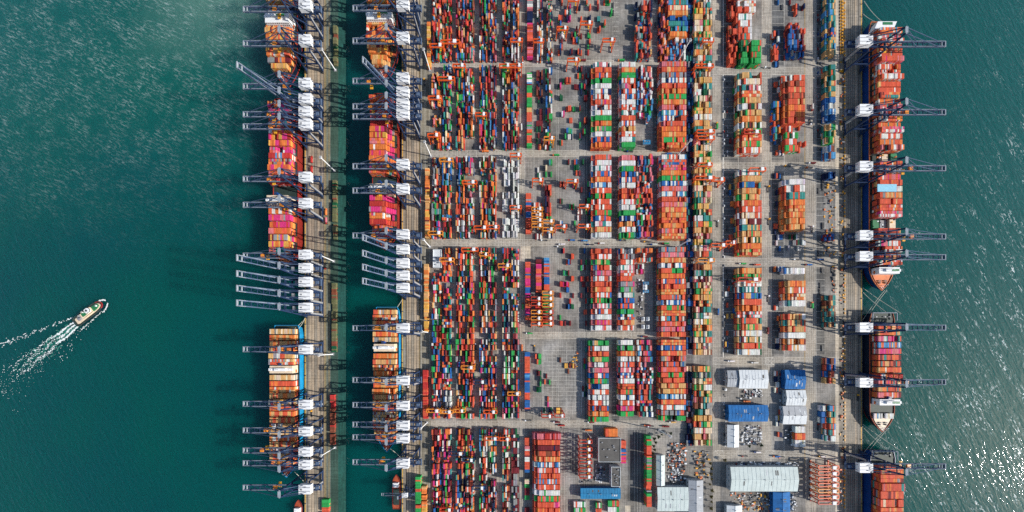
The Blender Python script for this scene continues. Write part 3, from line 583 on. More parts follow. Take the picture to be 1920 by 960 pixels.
def ship(name, label, Xa, Xb, pys, pyb, hull_m, deck_m, zdeck, bays, themes, ztier, ncol, phrase, quay_side, bridge=None, bow_cover=None, zref=20, bow=34.0, stern_rack=False, bridge_green=True, rim='white', step=(0, 0), gangs=True, fore=None, cw=None):
    """a container ship: pixel rows pys (stern) and pyb (bow); bays: (first row, last row, number of bays, tiers)"""
    Ys = P(0, pys, zdeck)[1]; Yb = P(0, pyb, zdeck)[1]
    top = empty(name, ((Xa + Xb) / 2, (Ys + Yb) / 2, 0)); tag(top, label, 'container ship', 'container ships moored at the quays')
    ox, oy = top.location.x, top.location.y
    def loc(o): o.location = (-ox, -oy, 0); return o
    out = hull_outline(Xa, Xb, Ys, Yb, bow=bow); low = hull_outline(Xa + 1.5, Xb - 1.5, Ys - (4 if Yb < Ys else -4), Yb + (9 if Yb < Ys else -9), bow=bow * 1.1)
    b = MB(); b.prism(out, -2.5, zdeck, 0, 1, low); loc(b.build('hull', [hull_m, deck_m], top))
    b = MB(); lo2 = [(x, y) for x, y in low]; b.prism(low, -6, -2.5, 0); loc(b.build('boot_topping', 'boot', top))
    inn = hull_outline(Xa, Xb, Ys, Yb, bow=bow, inset=.9); b = MB(); n = len(out)
    for k in range(n):
        p, q = out[k], out[(k + 1) % n]; b.beam((p[0], p[1], zdeck + .6), (q[0], q[1], zdeck + .6), .7, 1.3)
    loc(b.build('bulwark', rim, top))
    # foredeck gear
    d = 1 if Yb < Ys else -1; xm = (Xa + Xb) / 2
    if fore:
        f = MB(); f.prism([(xm + (x - xm) * .86, y + d * 2.0) for x, y in (out if True else out) if (y - (Yb + d * bow * .75)) * d < 0] or out, zdeck + .1, zdeck + .9); loc(f.build('foredeck', fore, top))
    for s in (-1, 1):
        g = MB(); g.cyl((xm + s * 5.5, Yb + d * 14), 1.5, 1.3, zdeck + .9, zdeck + 3); g.box(xm + s * 5.5 - 2.4, xm + s * 5.5 + 2.4, Yb + d * 17.5 - 1, Yb + d * 17.5 + 1, zdeck + .9, zdeck + 2.5); loc(g.build('anchor_windlass', 'dgrey', top))
    g = MB(); g.beam((xm, Yb + d * 9, zdeck), (xm, Yb + d * 9, zdeck + 11), .8); g.beam((xm - 2.5, Yb + d * 9, zdeck + 9), (xm + 2.5, Yb + d * 9, zdeck + 9), .5); loc(g.build('foremast', 'white', top))
    for bx_, by_ in ((0, 3.2), (2, 6), (-2, 6)): g = MB(); g.cyl((xm + bx_, Yb + d * by_), .8, .65, zdeck + .9, zdeck + 2.4); loc(g.build('bollard', 'white', top))
    # bays
    bi = 0
    for (ya, yb, nb, tiers) in bays:
        A = P(0, ya, zref)[1]; B = P(0, yb, zref)[1]; pl = (A - B) / nb
        for k in range(nb):
            bi += 1; cy = A - (k + .5) * pl; th = pick_theme(themes); main = pick(th); tb = tiers + R.choice((-1, 0, 0, 0, 1))
            sh = R.random() < .18; missing = set()
            if R.random() < .22:
                s0 = R.randrange(ncol); missing = set(range(s0, s0 + R.randint(2, 5)))
            # narrow towards the bow
            t_b = abs(cy - Yb); xin = 0.0
            if t_b < bow: xin = (1 - t_b / bow) ** 2.1
            hc = MB(); wx = (Xb - Xa) / 2 * (1 - xin) - 1.2
            hc.box(xm - wx, xm + wx, cy - pl / 2 + .25, cy + pl / 2 - .25, zdeck + .1, zdeck + 1.5); loc(hc.build('hatch_cover', 'deck_dark' if bi % 3 else 'deck_red', top))
            lb = MB(); yy = cy - pl / 2
            lb.box(xm - wx, xm + wx, yy - .22, yy + .22, zdeck + 1.55, zdeck + 4.2)
            for q in range(0, 5): lb.box(xm - wx + q * wx / 2 - .2, xm - wx + q * wx / 2 + .2, yy - .3, yy + .3, zdeck + 1.6, zdeck + 8.5)
            loc(lb.build('lashing_bridge', 'dgrey', top))
            cx0, cx1 = cw or (Xa + 1.2, Xb - 1.2)
            pw = (cx1 - cx0) / ncol
            run = 0
            for c in range(ncol):
                x = cx0 + (c + .5) * pw
                if abs(x - xm) > wx - pw * .3: continue
                qi = c if quay_side < 0 else ncol - 1 - c          # counted from the quay side
                t = tb
                if qi < step[0]: t = tb - (step[0] - qi + 1) // 1 * step[1]
                if c in missing: t -= R.randint(1, 3)
                t = max(0, t)
                if run <= 0: cc = main if R.random() < .3 else pick(th); run = 1 if R.random() < .75 else 2
                run -= 1
                for z in range(t):
                    colr = cc if z == t - 1 else pick(th)
                    lab = None
                    if z == t - 1: lab = (phrase, bi, qi + 1)
                    if sh:
                        for s in (-1, 1): cont(x, cy + s * pl * .235, zdeck + 1.6 + z * ztier, pw / 2 - .09, pl * .22, pick(th) if s > 0 else colr, ztier / 2 - .03, None)
                    else: cont(x, cy + R.uniform(-.1, .1), zdeck + 1.6 + z * ztier, pw / 2 - .12, pl / 2 - .95, colr, ztier / 2 - .03, lab)
    for (e0, e1) in [(bays[q][1], bays[q + 1][0]) for q in range(len(bays) - 1)]:
        if bridge and e0 - 3 < bridge[0] < e1: continue
        A = P(0, e0, zref)[1] - 1.5; B = P(0, e1, zref)[1] + 1.5; hw = (Xb - Xa) / 2 - 2
        for q in range(3):
            g = MB(); u = xm - hw + (q + .1) * 2 * hw / 3; g.box(u, u + 2 * hw / 3 * .8, B, A, zdeck + .2, zdeck + R.uniform(2, 9)); loc(g.build('hatch_coaming', R.choice(('deck_dark', 'deck_cream', 'deck_green', 'grey')), top))
        for q in range(5):
            u = xm + R.uniform(-hw, hw); v = R.uniform(B + 1, A - 1); g = MB(); g.box(u - 1.2, u + 1.2, v - 1, v + 1, zdeck + 9.1, zdeck + R.uniform(10, 12)); loc(g.build('deck_machinery', R.choice(('yellow', 'dgrey', 'white', 'deck_orange')), top))
    # accommodation block
    if bridge:
        ya, yb, zt = bridge; A = P(0, ya, zt)[1]; B = P(0, yb, zt)[1]; hw = (Xb - Xa) / 2 - 4.0
        s = MB(); s.box(xm - hw, xm + hw, B, A, zdeck, zt); so = loc(s.build('superstructure', 'white' if bridge_green else 'deck_cream', top))
        for zq in (zdeck + 4, zdeck + 8, zdeck + 12, zt - 2.2):
            if zq < zt - 1:
                g = MB()
                for q in range(11):
                    xx = xm - hw + (q + .5) * 2 * hw / 11; yq = B if d > 0 else A
                    g.box(xx - 1.1, xx + 1.1, yq - .12, yq + .12, zq, zq + 1.1)
                struct(g.build('window_row', 'glass', so), 'stuff')
        g = MB(); g.box(xm - hw - 1.2, xm + hw + 1.2, (A + B) / 2 - 2.2, (A + B) / 2 + 2.2, zt + .02, zt + .9); loc(g.build('bridge_wing', 'white', top))
        g = MB(); g.box(xm - hw * .5, xm + hw * .5, (A + B) / 2 - 2.6, (A + B) / 2 + 2.6, zt + .95, zt + 3.2); wo = loc(g.build('wheelhouse', 'white', top))
        g = MB(); g.box(xm - hw * .5 + .5, xm + hw * .5 - .5, (A + B) / 2 - 2.75, (A + B) / 2 + 2.75, zt + 1.7, zt + 2.6); g.build('window_band', 'glass', wo)
        if bridge_green:
            g = MB(); g.box(xm + hw * .05, xm + hw * .75, (A + B) / 2 - 2.0, (A + B) / 2 + 2.0, zt + 3.22, zt + 3.4); loc(g.build('monkey_deck', 'deck_green', top))
        g = MB(); g.beam((xm - 2, (A + B) / 2, zt + 3.2), (xm - 2, (A + B) / 2, zt + 10), .5); g.beam((xm - 5, (A + B) / 2, zt + 7.5), (xm + 1, (A + B) / 2, zt + 7.5), .4); loc(g.build('radar_mast', 'white', top))
        for sx in (-1, 1):
            g = MB(); g.cyl((xm + sx * hw * .8, (A + B) / 2), .9, .1, zt + .9, zt + 2.2, 8); loc(g.build('satellite_dome', 'white', top))
        for sx in (-1, 1):
            g = MB(); g.box(xm + sx * (hw + .9) - .8, xm + sx * (hw + .9) + .8, B + 1, B + 6, zdeck + 5, zdeck + 6.8); loc(g.build('lifeboat', 'deck_orange', top))
        if d > 0: fy = A + 3.0
        else: fy = B - 3.0
        g = MB(); g.box(xm - 4, xm + 1, fy - 2, fy + 2, zdeck, zt + 1.5); fo = loc(g.build('funnel', 'hull_blue', top))
        g = MB(); g.cyl((xm - 2.5, fy), .7, .7, zt + 1.52, zt + 3.2, 8); g.cyl((xm - .5, fy), .7, .7, zt + 1.52, zt + 3.2, 8); g.build('exhaust_pipe', 'dgrey', fo)
    if stern_rack:
        g = MB(); hw = (Xb - Xa) / 2 - .5; zz = zdeck + 5
        for (p, q) in (((xm - hw, Ys - d), (xm + hw, Ys - d)), ((xm - hw, Ys - d), (xm - hw, Ys - d * 15)), ((xm + hw, Ys - d), (xm + hw, Ys - d * 15))):
            g.beam((*p, zz), (*q, zz), 1.3, 1.3)
        for x in (-hw, -hw / 3, hw / 3, hw): g.beam((xm + x, Ys - d, zdeck), (xm + x, Ys - d, zz), 1.0)
        loc(g.build('stern_frame', 'boom_light', top))
        g = MB(); g.box(xm - hw + 1, xm + hw - 1, Ys - d * 15, Ys - d * 1.6, zdeck + .05, zdeck + .3) if d < 0 else g.box(xm - hw + 1, xm + hw - 1, Ys - 15, Ys - 1.6, zdeck + .05, zdeck + .3); loc(g.build('mooring_deck', 'deck_dark', top))
        for x in (-12, 4, 13):
            g = MB(); g.cyl((xm + x, Ys - d * 8), 1.2, 1.2, zdeck + .3, zdeck + 2, 8); g.box(xm + x - 3, xm + x + 3, Ys - d * 8 - .7, Ys - d * 8 + .7, zdeck + .31, zdeck + 1.4); loc(g.build('mooring_winch', 'grey', top))
    return top, dict(Ys=Ys, Yb=Yb, xm=xm, Xa=Xa, Xb=Xb, z=zdeck, d=d)

GX = lambda px: px - 960.0
SH = {}
# tugboat-side quay
SH['A'] = ship('container_ship', 'container ship with amber boxes and white bridge at top of the outer quay', GX(516), GX(566), -70, 160, 'hull_dark', 'deck_dark', 12, [(-60, 8, 6, 4), (46, 132, 8, 4)], SHIP_AMBER, 2.7, 14, ('amber-stacked outer quay ship',), 1, bridge=(20, 42, 30), bow=60, rim='hull_red', fore='deck_red', cw=(GX(517), GX(561)))
SH['B'] = ship('container_ship', 'long container ship stacked with magenta and orange boxes at the outer quay', GX(522), GX(567), 186, 502, 'hull_red', 'deck_dark', 12, [(196, 348, 13, 5), (392, 478, 7, 5)], SHIP_HOT, 2.7, 13, ('magenta-stacked outer quay ship',), 1, bridge=(366, 384, 34), bow=40, rim='boot', fore='deck_orange', cw=(GX(524), GX(563)), bridge_green=False, step=(0, 0))
SH['C'] = ship('container_ship', 'bright blue hulled ship with single-row orange and tan boxes, outer quay', GX(521), GX(570), 610, 895, 'hull_bright', 'deck_dark', 11, [(616, 684, 6, 4), (702, 872, 15, 4)], SHIP_TAN, 2.7, 15, ('blue-hulled outer quay ship',), 1, bridge=(686, 700, 26), bow=52, rim='hull_bright', fore='deck_red', bridge_green=False, cw=(GX(523), GX(567)))
# canal quay
SH['D'] = ship('container_ship', 'container ship with amber boxes and white bridge at top of the canal', GX(697), GX(749), -70, 152, 'hull_dark', 'deck_dark', 12, [(-60, 8, 6, 4), (40, 124, 8, 4)], SHIP_AMBER, 2.7, 14, ('amber-stacked canal ship',), 1, bridge=(18, 36, 30), bow=60, rim='hull_red', fore='deck_red', cw=(GX(698), GX(744)), step=(3, 1))
SH['E'] = ship('container_ship', 'container ship stacked with magenta and orange boxes moored in the canal', GX(704), GX(750), 176, 470, 'hull_red', 'deck_dark', 12, [(184, 330, 13, 5), (368, 446, 7, 5)], SHIP_HOT, 2.7, 13, ('magenta-stacked canal ship',), 1, bridge=(344, 360, 34), bow=40, rim='boot', fore='deck_orange', bridge_green=False, cw=(GX(705), GX(748)), step=(4, 1))
SH['F'] = ship('container_ship', 'bright blue hulled ship with single-row orange and tan boxes, in the canal', GX(708), GX(752.5), 576, 848, 'hull_bright', 'deck_dark', 11, [(580, 642, 6, 4), (662, 826, 15, 4)], SHIP_TAN, 2.7, 15, ('blue-hulled canal ship',), 1, bridge=(645, 659, 26), bow=52, rim='hull_bright', fore='deck_red', bridge_green=False, cw=(GX(709), GX(750)))
# long quay on the sparkling side
SH['G'] = ship('container_ship', 'longest red-stacked container ship, with a pale blue hatch cover, by the sparkling sea', GX(1617), GX(1662), 42, 545, 'hull_blue', 'deck_dark', 11, [(56, 286, 21, 5), (304, 409, 9, 5), (428, 498, 6, 4)], SHIP_RED, 2.6, 17, ('longest sea quay ship',), -1, bridge=(501, 513, 24), bow=44, rim='deck_orange', fore='deck_orange', stern_rack=False, cw=(GX(1621), GX(1661)))
SH['H'] = ship('container_ship', 'mid-size red-stacked ship with cream foredeck, bow towards a mooring gap', GX(1618), GX(1663), 586, 810, 'hull_dark', 'deck_dark', 11, [(606, 746, 12, 4)], SHIP_RED, 2.6, 17, ('cream-bowed sea quay ship',), -1, bridge=(749, 760, 24), bow=42, rim='deck_red', fore='deck_cream', stern_rack=True, cw=(GX(1621), GX(1662)))
SH['I'] = ship('container_ship', 'red-stacked ship cut off by the bottom edge, stern frame showing', GX(1619), GX(1664), 844, 1120, 'hull_blue', 'deck_dark', 11, [(872, 1010, 9, 5)], SHIP_RED2, 2.6, 18, ('lowest sea quay ship',), -1, bridge=None, bow=42, rim='hull_blue', stern_rack=True, cw=(GX(1622), GX(1663)))
# white containers on the cream foredeck, cover over a hatch, stern platform
for s in (-1, 1):
    for k in range(6): X = SH['H'][1]['xm'] + s * (4 + k * 2.5); cont(X, P(0, 780, 14)[1], 12.2, 1.15, 4.8, R.choice(['white', 'grey', 'white', 'sky blue', 'cream']), 1.3)
g = MB(); X0, Y1 = P(1646, 345, 27); X1, Y0 = P(1682, 359, 27)
ox = SH['G'][0].location; g.box(X0 - ox.x, X1 - ox.x, Y0 - ox.y, Y1 - ox.y, 25.7, 26.6); g.build('hatch_tarpaulin', 'cover_cyan', SH['G'][0])
X0, Y1 = P(1640, 40, 22); X1, Y0 = P(1682, 54, 22); g = MB(); g.prism([(X0 - ox.x, Y0 - ox.y), (X1 - ox.x - 6, Y0 - ox.y), (X1 - ox.x, Y1 - ox.y), (X0 - ox.x + 6, Y1 - ox.y)], 11.2, 22); g.build('superstructure', 'white', SH['G'][0])
g = MB(); X0, Y1 = P(1656, 41, 22.5); X1, Y0 = P(1674, 46, 22.5); g.box(X0 - ox.x, X1 - ox.x, Y0 - ox.y, Y1 - ox.y, 22.1, 22.4); g.build('helideck', 'deck_green', SH['G'][0])

# mooring lines
def rope(pts, label, r=.28):
    b = MB()
    for p, q in zip(pts[:-1], pts[1:]): b.beam(p, q, r * 2)
    tag(b.build('mooring_line', 'rope'), label, 'mooring line', 'mooring lines')
def sag(p, q, s=1.5, n=8):
    return [(p[0] + (q[0] - p[0]) * t, p[1] + (q[1] - p[1]) * t, p[2] + (q[2] - p[2]) * t - s * 4 * t * (1 - t)) for t in [k / n for k in range(n + 1)]]
def px3(x, y, z): a = P(x, y, z); return (a[0], a[1], z)
for (a, c, lab) in ((px3(1659, 544, 12), px3(1618, 600, 0.5), 'mooring line from the longest ship bow down to the quay edge'), (px3(1663, 544, 12), px3(1619, 606, 0.5), 'second bow line of the longest ship, crossing a stern line'),
                    (px3(1690, 588, 14), px3(1618, 540, 0.5), 'long stern line of the cream-bowed ship slanting to the quay'), (px3(1664, 587, 14), px3(1618, 548, .5), 'shorter stern line of the cream-bowed ship'),
                    (px3(1660, 805, 12), px3(1619, 850, .5), 'bow line of the cream-bowed ship to the quay'), (px3(1664, 805, 12), px3(1621, 858, .5), 'outer bow line of the cream-bowed ship'),
                    (px3(1690, 846, 14), px3(1618, 796, .5), 'long stern line of the ship at the bottom edge'), (px3(1666, 846, 14), px3(1619, 802, .5), 'shorter stern line of the ship at the bottom edge'),
                    (px3(1655, 42, 12), px3(1620, 2, .5), 'stern line of the longest ship running to the top of the quay'), (px3(1650, 44, 12), px3(1618, 26, .5), 'short stern line of the longest ship beside its white deck'),
                    (px3(553, 616, 12), px3(571, 598, .5), 'bow-side line of the blue-hulled outer quay ship'), (px3(560, 616, 12), px3(572, 596, .5), 'second line of the blue-hulled outer quay ship'),
                    (px3(740, 582, 12), px3(754, 562, .5), 'line of the blue-hulled canal ship to the quay'), (px3(552, 885, 12), px3(573, 908, .5), 'lower line of the blue-hulled outer quay ship'), (px3(733, 842, 12), px3(755, 862, .5), 'lower line of the blue-hulled canal ship')):
    rope(sag(a, c), lab)

# small coasters at the bottom of the two quays
def coaster(x, y, label):
    X, Y = P(x, y); t = empty('coaster', (X, Y, 0)); tag(t, label, 'boat', 'small coasters')
    o = hull_outline(-7, 7, -38, 26, stern=6, bow=16); l = hull_outline(-6, 6, -37, 22, stern=6, bow=16)
    b = MB(); b.prism(o, -4.5, 2.0, 0, 1, l); b.build('hull', ['hull_dark', 'deck_red'], t)
    b = MB()
    for p, q in zip(o, o[1:] + o[:1]): b.beam((*p, 2.4), (*q, 2.4), .5, 1)
    b.build('bulwark', 'hull_red', t)
    b = MB(); b.box(-5, 5, 4, 12, 2, 7); h = b.build('deckhouse', 'white', t)
    b = MB(); b.box(-4.5, 4.5, 3.85, 12.15, 4.8, 6); b.build('window_band', 'glass', h)
    b = MB(); b.box(-5, 5, -30, 0, 2, 3.6); b.build('hatch_cover', 'deck_dark', t)
    b = MB(); b.beam((0, 8, 7), (0, 8, 13), .4); b.build('mast', 'white', t)
coaster(561, 962, 'small dark red coaster with white deckhouse at bottom of the outer quay')
coaster(744, 915, 'small dark red coaster with white deckhouse under a small canal crane')

# ------------------------------------------------------------------ tugboat and wake
TX, TY = P(166, 587, 0); TA = math.atan2(20, 26)
tug = empty('tugboat', (TX, TY, WZ), TA); tug.scale = (.94,) * 3; tag(tug, 'white and green tugboat with dark hull making way across open water', 'tugboat')
def tug_out(L, W, inset=0.0):
    pts = [(-L / 2 + inset, -W / 2 * .82 + inset), (-L / 2 + 3, -W / 2 + inset)]
    for k in range(9):
        t = k / 8; pts.append((L / 2 * .35 + (L / 2 * .65 - inset) * math.sin(t * math.pi / 2), (-W / 2 + inset) * math.cos(t * math.pi / 2) ** .8 if k < 8 else 0.0))
    return pts + [(x, -y) for x, y in reversed(pts[:-1])]
o = tug_out(66, 19); b = MB(); b.prism(o, -2, 4.2, 0, 1, tug_out(62, 16)); b.build('hull', ['hull_dark', 'deck_dark'], tug)
b = MB()
for k, (p, q) in enumerate(zip(o, o[1:] + o[:1])): b.beam((*p, 4.6), (*q, 4.6), 1.1, 1.6, 1 if p[0] > 24 else 0)
b.build('rubber_fender', ['deck_dark', 'boot'], tug)
b = MB(); b.prism([(x * .88, y * .66) for x, y in tug_out(66, 19)], 4.25, 5.2); b.build('main_deck', 'deck_cream', tug)
b = MB(); b.prism([(9, -5), (20, -4.6), (27, -2), (27, 2), (20, 4.6), (9, 5)], 5.25, 6.2); b.build('foredeck', 'deck_green', tug)
b = MB(); b.box(-12, 12, -5, 5, 5.25, 8.6); so = b.build('deckhouse', 'deck_cream', tug)
b = MB(); b.box(-11.5, 11.5, -5.1, 5.1, 6.4, 7.5); b.build('window_band', 'glass', so)
b = MB(); b.box(-9, 0, -3.8, 3.8, 8.65, 9.0); b.build('upper_deck', 'deck_green', tug)
b = MB(); b.prism([(3, -4), (10, -4), (12, -2), (12, 2), (10, 4), (3, 4)], 8.65, 12); wo = b.build('wheelhouse', 'white', tug)
b = MB(); b.box(5, 8.5, -2, 2, 12.05, 12.3); b.build('roof_hatch', 'dgrey', wo)
b = MB(); b.prism([(2.8, -4.15), (10.1, -4.15), (12.15, -2.1), (12.15, 2.1), (10.1, 4.15), (2.8, 4.15)], 9.9, 11.2); b.build('window_band', 'glass', wo)
for s in (-1, 1): b = MB(); b.box(-15.5, -12.5, s * 3 - 1, s * 3 + 1, 5.25, 10.5); b.build('funnel', 'grey', tug)
b = MB(); b.cyl((-20, 0), 2.2, 2.2, 5.25, 7.5); b.box(-22, -18, -3.4, -2.5, 5.25, 7); b.box(-22, -18, 2.5, 3.4, 5.25, 7); b.build('tow_winch', 'grey', tug)
b = MB(); b.cyl((23, 0), 1.5, 1.5, 6.25, 7.6); b.build('bow_winch', 'white', tug)
b = MB(); b.beam((1, 0, 8.7), (1, 0, 17), .5); b.beam((1, -2.5, 14), (1, 2.5, 14), .35); b.build('mast', 'white', tug)
for k in range(6): b = MB(); b.cyl((-28 + k * 9, -9.3 if k < 5 else -7), 1.0, 1.0, 3.2, 4.0, 8); b.build('tyre_fender', 'rubber', tug)

foam = MB(); RF = random.Random(3)
def fleck(x, y, s, el=2.2, ang=None):
    n = RF.randint(5, 7); a0 = RF.uniform(0, 6.28); a = TA + RF.gauss(0, .35) if ang is None else ang; ca, sa = math.cos(a), math.sin(a); pts = []
    for k in range(n):
        t = a0 + 2 * math.pi * k / n; r = s * .8 * RF.uniform(.6, 1.25); u, v = r * el * math.cos(t), r * math.sin(t)
        pts.append((x + u * ca - v * sa, y + u * sa + v * ca, WZ + .12 + RF.uniform(0, .06)))
    foam.quad(pts)
def tl(u, v): ca, sa = math.cos(TA), math.sin(TA); return TX + u * ca - v * sa, TY + u * sa + v * ca
for k in range(90):                                               # bow wave hugging the hull
    t = RF.uniform(0, 1); s = RF.choice((-1, 1)); u = 36 - 16 * t ** 1.2; v = s * (1.5 + 10.5 * t ** .55)
    if s > 0 and t > .7: continue
    fleck(*tl(u + RF.gauss(0, .6), v + RF.gauss(0, .5)), RF.uniform(.7, 1.4), 1.5)
for s in (-1, 1):
    for k in range(60):
        u = RF.uniform(-34, 18); v = s * (10 + (18 - u) * .06); fleck(*tl(u + RF.gauss(0, 1), v + RF.gauss(0, .6)), RF.uniform(.3, .8), 3)
for v0, spread, dens in ((-5, .010, 420), (0.5, .004, 200), (6, .012, 260)):       # three white ribbons behind the stern
    for k in range(dens):
        d = RF.random() ** 1.35 * 165; v = v0 * (1 + d * .008) + math.sin(d * .13 + v0) * (.6 + d * .016)
        if d > 70 and RF.random() < (d - 70) / 115: continue
        fleck(*tl(-34 - d, v + RF.gauss(0, .5 + d * .012)), RF.uniform(.35, 1.0) * (1.25 if d < 40 else .9), RF.uniform(1.6, 3.2))
for k in range(420):                                             # thinning scatter
    d = RF.random() * 190; fleck(*tl(-40 - d, RF.gauss(-2 - d * .05, 5 + d * .10)), RF.uniform(.2, .55), RF.uniform(1.2, 2.4))
for s, n, sl in ((1, 105, .30), (-1, 26, .30)):                      # diverging waves
    for k in range(n):
        d = RF.random() * (190 if s > 0 else 90); q = round(d / 17) * 17 + RF.gauss(0, 4.5)
        fleck(*tl(-20 - q, s * (11 + q * sl) + RF.gauss(0, .9 + q * .012 if s > 0 else 3)), RF.uniform(.4, .9) * (1.2 if s > 0 else .8), RF.uniform(1.8, 3.4), TA - .25 if s > 0 else TA + .8)
white_n = len(foam.m)
for k in range(260):
    d = RF.random() ** 1.2 * 150; fleck(*tl(-32 - d, RF.gauss(0, 4 + d * .05)), RF.uniform(1.2, 2.6) * (1 - d / 260), RF.uniform(2, 4))
foam.m[white_n:] = [1] * (len(foam.m) - white_n)
for fi in range(white_n, len(foam.f)):
    for vi in foam.f[fi]: x_, y_, z_ = foam.v[vi]; foam.v[vi] = (x_, y_, WZ + .03 + (z_ - WZ - .12) * .5)
M['churn'] = mat('churned_water', lin((34, 118, 102)), 0.4, 0.35, 0.3)
struct(foam.build('wake_foam', ['foam', 'churn']), 'stuff')

# ------------------------------------------------------------------ ship-to-shore cranes (local +x points to the water)
def sts_proto(gauge, reach, raised=False, apex_dx=2.0, house_x=(-12, 8), back=-36, steel='navy', boomm='steel_blue', light='boom_light', s=1.0):
    g2 = gauge / 2; ZG, ZA = 43.0, 70.0; hy = 11.0
    t = empty('quay_crane')
    for sx in (1, -1):
        for sy in (1, -1):
            b = MB(); b.beam((sx * g2, sy * hy, 3.6), (sx * g2, sy * hy * (.72 if sx > 0 else .85), ZG), 1.9, 2.3, 0, .8); b.build('leg', steel, t)
        b = MB(); b.box(sx * g2 - .9, sx * g2 + .9, -hy - 2, hy + 2, 2.8, 4.6); b.build('sill_beam', steel, t)
        b = MB(); b.box(sx * g2 - .9, sx * g2 + .9, -hy * .8, hy * .8, 41.2, 43.2); b.build('cross_beam', steel, t)
        for sy in (1, -1):
            b = MB(); b.box(sx * g2 - .8, sx * g2 + .8, sy * hy - 4, sy * hy + 4, .9, 2.75)
            for q in (-3, -1, 1, 3): b.cyl((sx * g2, sy * hy + q), .55, .55, .15, .95, 8, 1)
            b.build('bogie', ['dgrey', 'rubber'], t)
    for sy in (1, -1):
        b = MB(); b.beam((-g2 + 1, sy * hy * .95, 17), (g2 - 1, sy * hy * .95, 17), 1.5, 2.2); b.build('portal_beam', steel, t)
        b = MB(); b.beam((-g2 + 1, sy * hy * .9, 18.5), (g2 - 1, sy * hy * .8, 41), 1.4); b.build('diagonal_brace', steel, t)
    b = MB(); b.box(-g2 - 1.4, -g2 + 1.6, hy * .62, hy * .62 + 3, 4.6, 40); b.build('lift_shaft', 'grey', t)
    for sy in (1, -1):
        b = MB(); b.box(back, g2 + 3, sy * 4.2 - .85, sy * 4.2 + .85, ZG + .3, ZG + 3.0); b.build('main_girder', steel, t)
    b = MB(); x = back
    while x < house_x[0] - 1: b.box(x, x + .7, -3.3, 3.3, ZG + 1.4, ZG + 2.4); x += 4.4
    b.box(back - 1.3, back - .1, -5.6, 5.6, ZG, ZG + 2.8); b.box(back + 2, back + 7, -2.6, 2.6, ZG + 2.5, ZG + 4.6); b.build('back_reach_frame', boomm, t)
    x0, x1 = house_x
    b = MB(); b.box(x0, x1, -7.8, 7.8, ZG + 3.2, ZG + 10.2)
    h = b.build('machinery_house', 'white', t)
    b = MB(); b.prism([(x0 - .3, -8.1), (x1 + .3, -8.1), (x1 + .3, 8.1), (x0 - .3, 8.1)], ZG + 10.25, ZG + 10.8); b.build('house_roof', 'white', h)
    for yq in (-3.2, 3.0): b = MB(); b.box(x0 + .3, x1 - .3, yq - .28, yq + .28, ZG + 10.82, ZG + 11.15); b.build('roof_seam', 'seam', h)
    b = MB(); b.box(x1 - 6, x1 - 3, -1.2, 1.2, ZG + 10.82, ZG + 11.6); b.build('roof_vent', 'grey', h)
    b = MB(); b.box(x0 - .1, x0 + 5, 7.9, 8.15, ZG + 4, ZG + 6.4); b.build('door', 'dgrey', h)
    # A-frame
    ax = g2 + apex_dx
    for sy in (1, -1):
        b = MB(); b.beam((g2, sy * hy * .7, ZG + 3), (ax, sy * 5.5, ZA), 2.0, 2.2); b.build('apex_leg', steel, t)
        b = MB(); b.beam((ax, sy * 5.5, ZA), (x0 + 1, sy * 8.2, ZG + 4), .7); b.beam((ax, sy * 4.5, ZA), (back + 3, sy * 4.6, ZG + 3), .5); b.build('backstay', steel, t)
        b = MB(); b.beam((ax - 1, sy * 5, ZA - 8), (x1, sy * 6, ZG + 9), 1.1); b.build('apex_brace', boomm, t)
    b = MB(); b.box(ax - .9, ax + .9, -6.4, 6.4, ZA - .8, ZA + .8); b.box(ax - 2.4, ax + 2.4, -5, 5, ZA + .85, ZA + 1.2); b.build('apex_beam', light, t)
    b = MB(); b.box(ax - .5, ax + .5, -5.6, 5.6, ZA - 13, ZA - 12); b.build('apex_tie', steel, t)
    # boom: built level from the hinge, turned up if raised
    hx = g2 + 3.2; L = reach; th = math.radians(70) if raised else 0.0
    def T(p):
        dx, dz = p[0], p[2]; return (hx + dx * math.cos(th) - dz * math.sin(th), p[1], ZG + 1.6 + dx * math.sin(th) + dz * math.cos(th))
    bo = empty('boom'); bo.parent = t
    for sy in (1, -1):
        b = MB(); b.beam(T((0, sy * 4.2, 0)), T((L, sy * 4.0, 0)), 1.5, 2.4); b.build('boom_girder', boomm, bo)
        b = MB(); b.beam(T((2, sy * 4.7, 1.6)), T((L - 1, sy * 4.5, 1.6)), .6, .3); b.build('walkway', light, bo)
    b = MB(); k = 0; x = 6.0
    while x < L - 1:
        b.beam(T((x, -3.6, .2)), T((x, 3.6, .2)), .8, .8); 
        if x + 9 < L: b.beam(T((x, -3.4 if k % 2 else 3.4, .2)), T((x + 9, 3.4 if k % 2 else -3.4, .2)), .4, .4)
        x += 9.0; k += 1
    b.build('boom_lacing', steel, bo)
    b = MB(); b.beam(T((L, -4.9, .3)), T((L, 4.9, .3)), 1.6, 2.2); b.beam(T((L - 6, -4.4, .4)), T((L - 6, 4.4, .4)), 1.1, 1.6); b.build('boom_tip', light, bo)
    for q, f in (('forestay', .48), ('outer_stay', .86)):
        for sy in (1, -1):
            b = MB(); e = T((L * f, sy * 4.6, 1.4)); b.beam((ax, sy * 5.2, ZA), e, .7)
            if raised:                                            # slack links folded by the apex
                pass
            b.build(q, boomm, t)
    b = MB(); b.box(hx + 4, hx + 10, -3, 3, ZG + .2, ZG + 2.6) if not raised else b.box(6, 11, -3, 3, ZG + 3.1, ZG + 5); b.build('trolley', 'orange2' if not raised else 'grey', t)
    b = MB(); (b.box(hx + 10.3, hx + 13.5, -1.6, 1.6, ZG - 3.4, ZG - .4) if not raised else b.box(11.3, 14, -1.6, 1.6, ZG - 3.4, ZG - .4)); b.build('operator_cab', 'white', t)
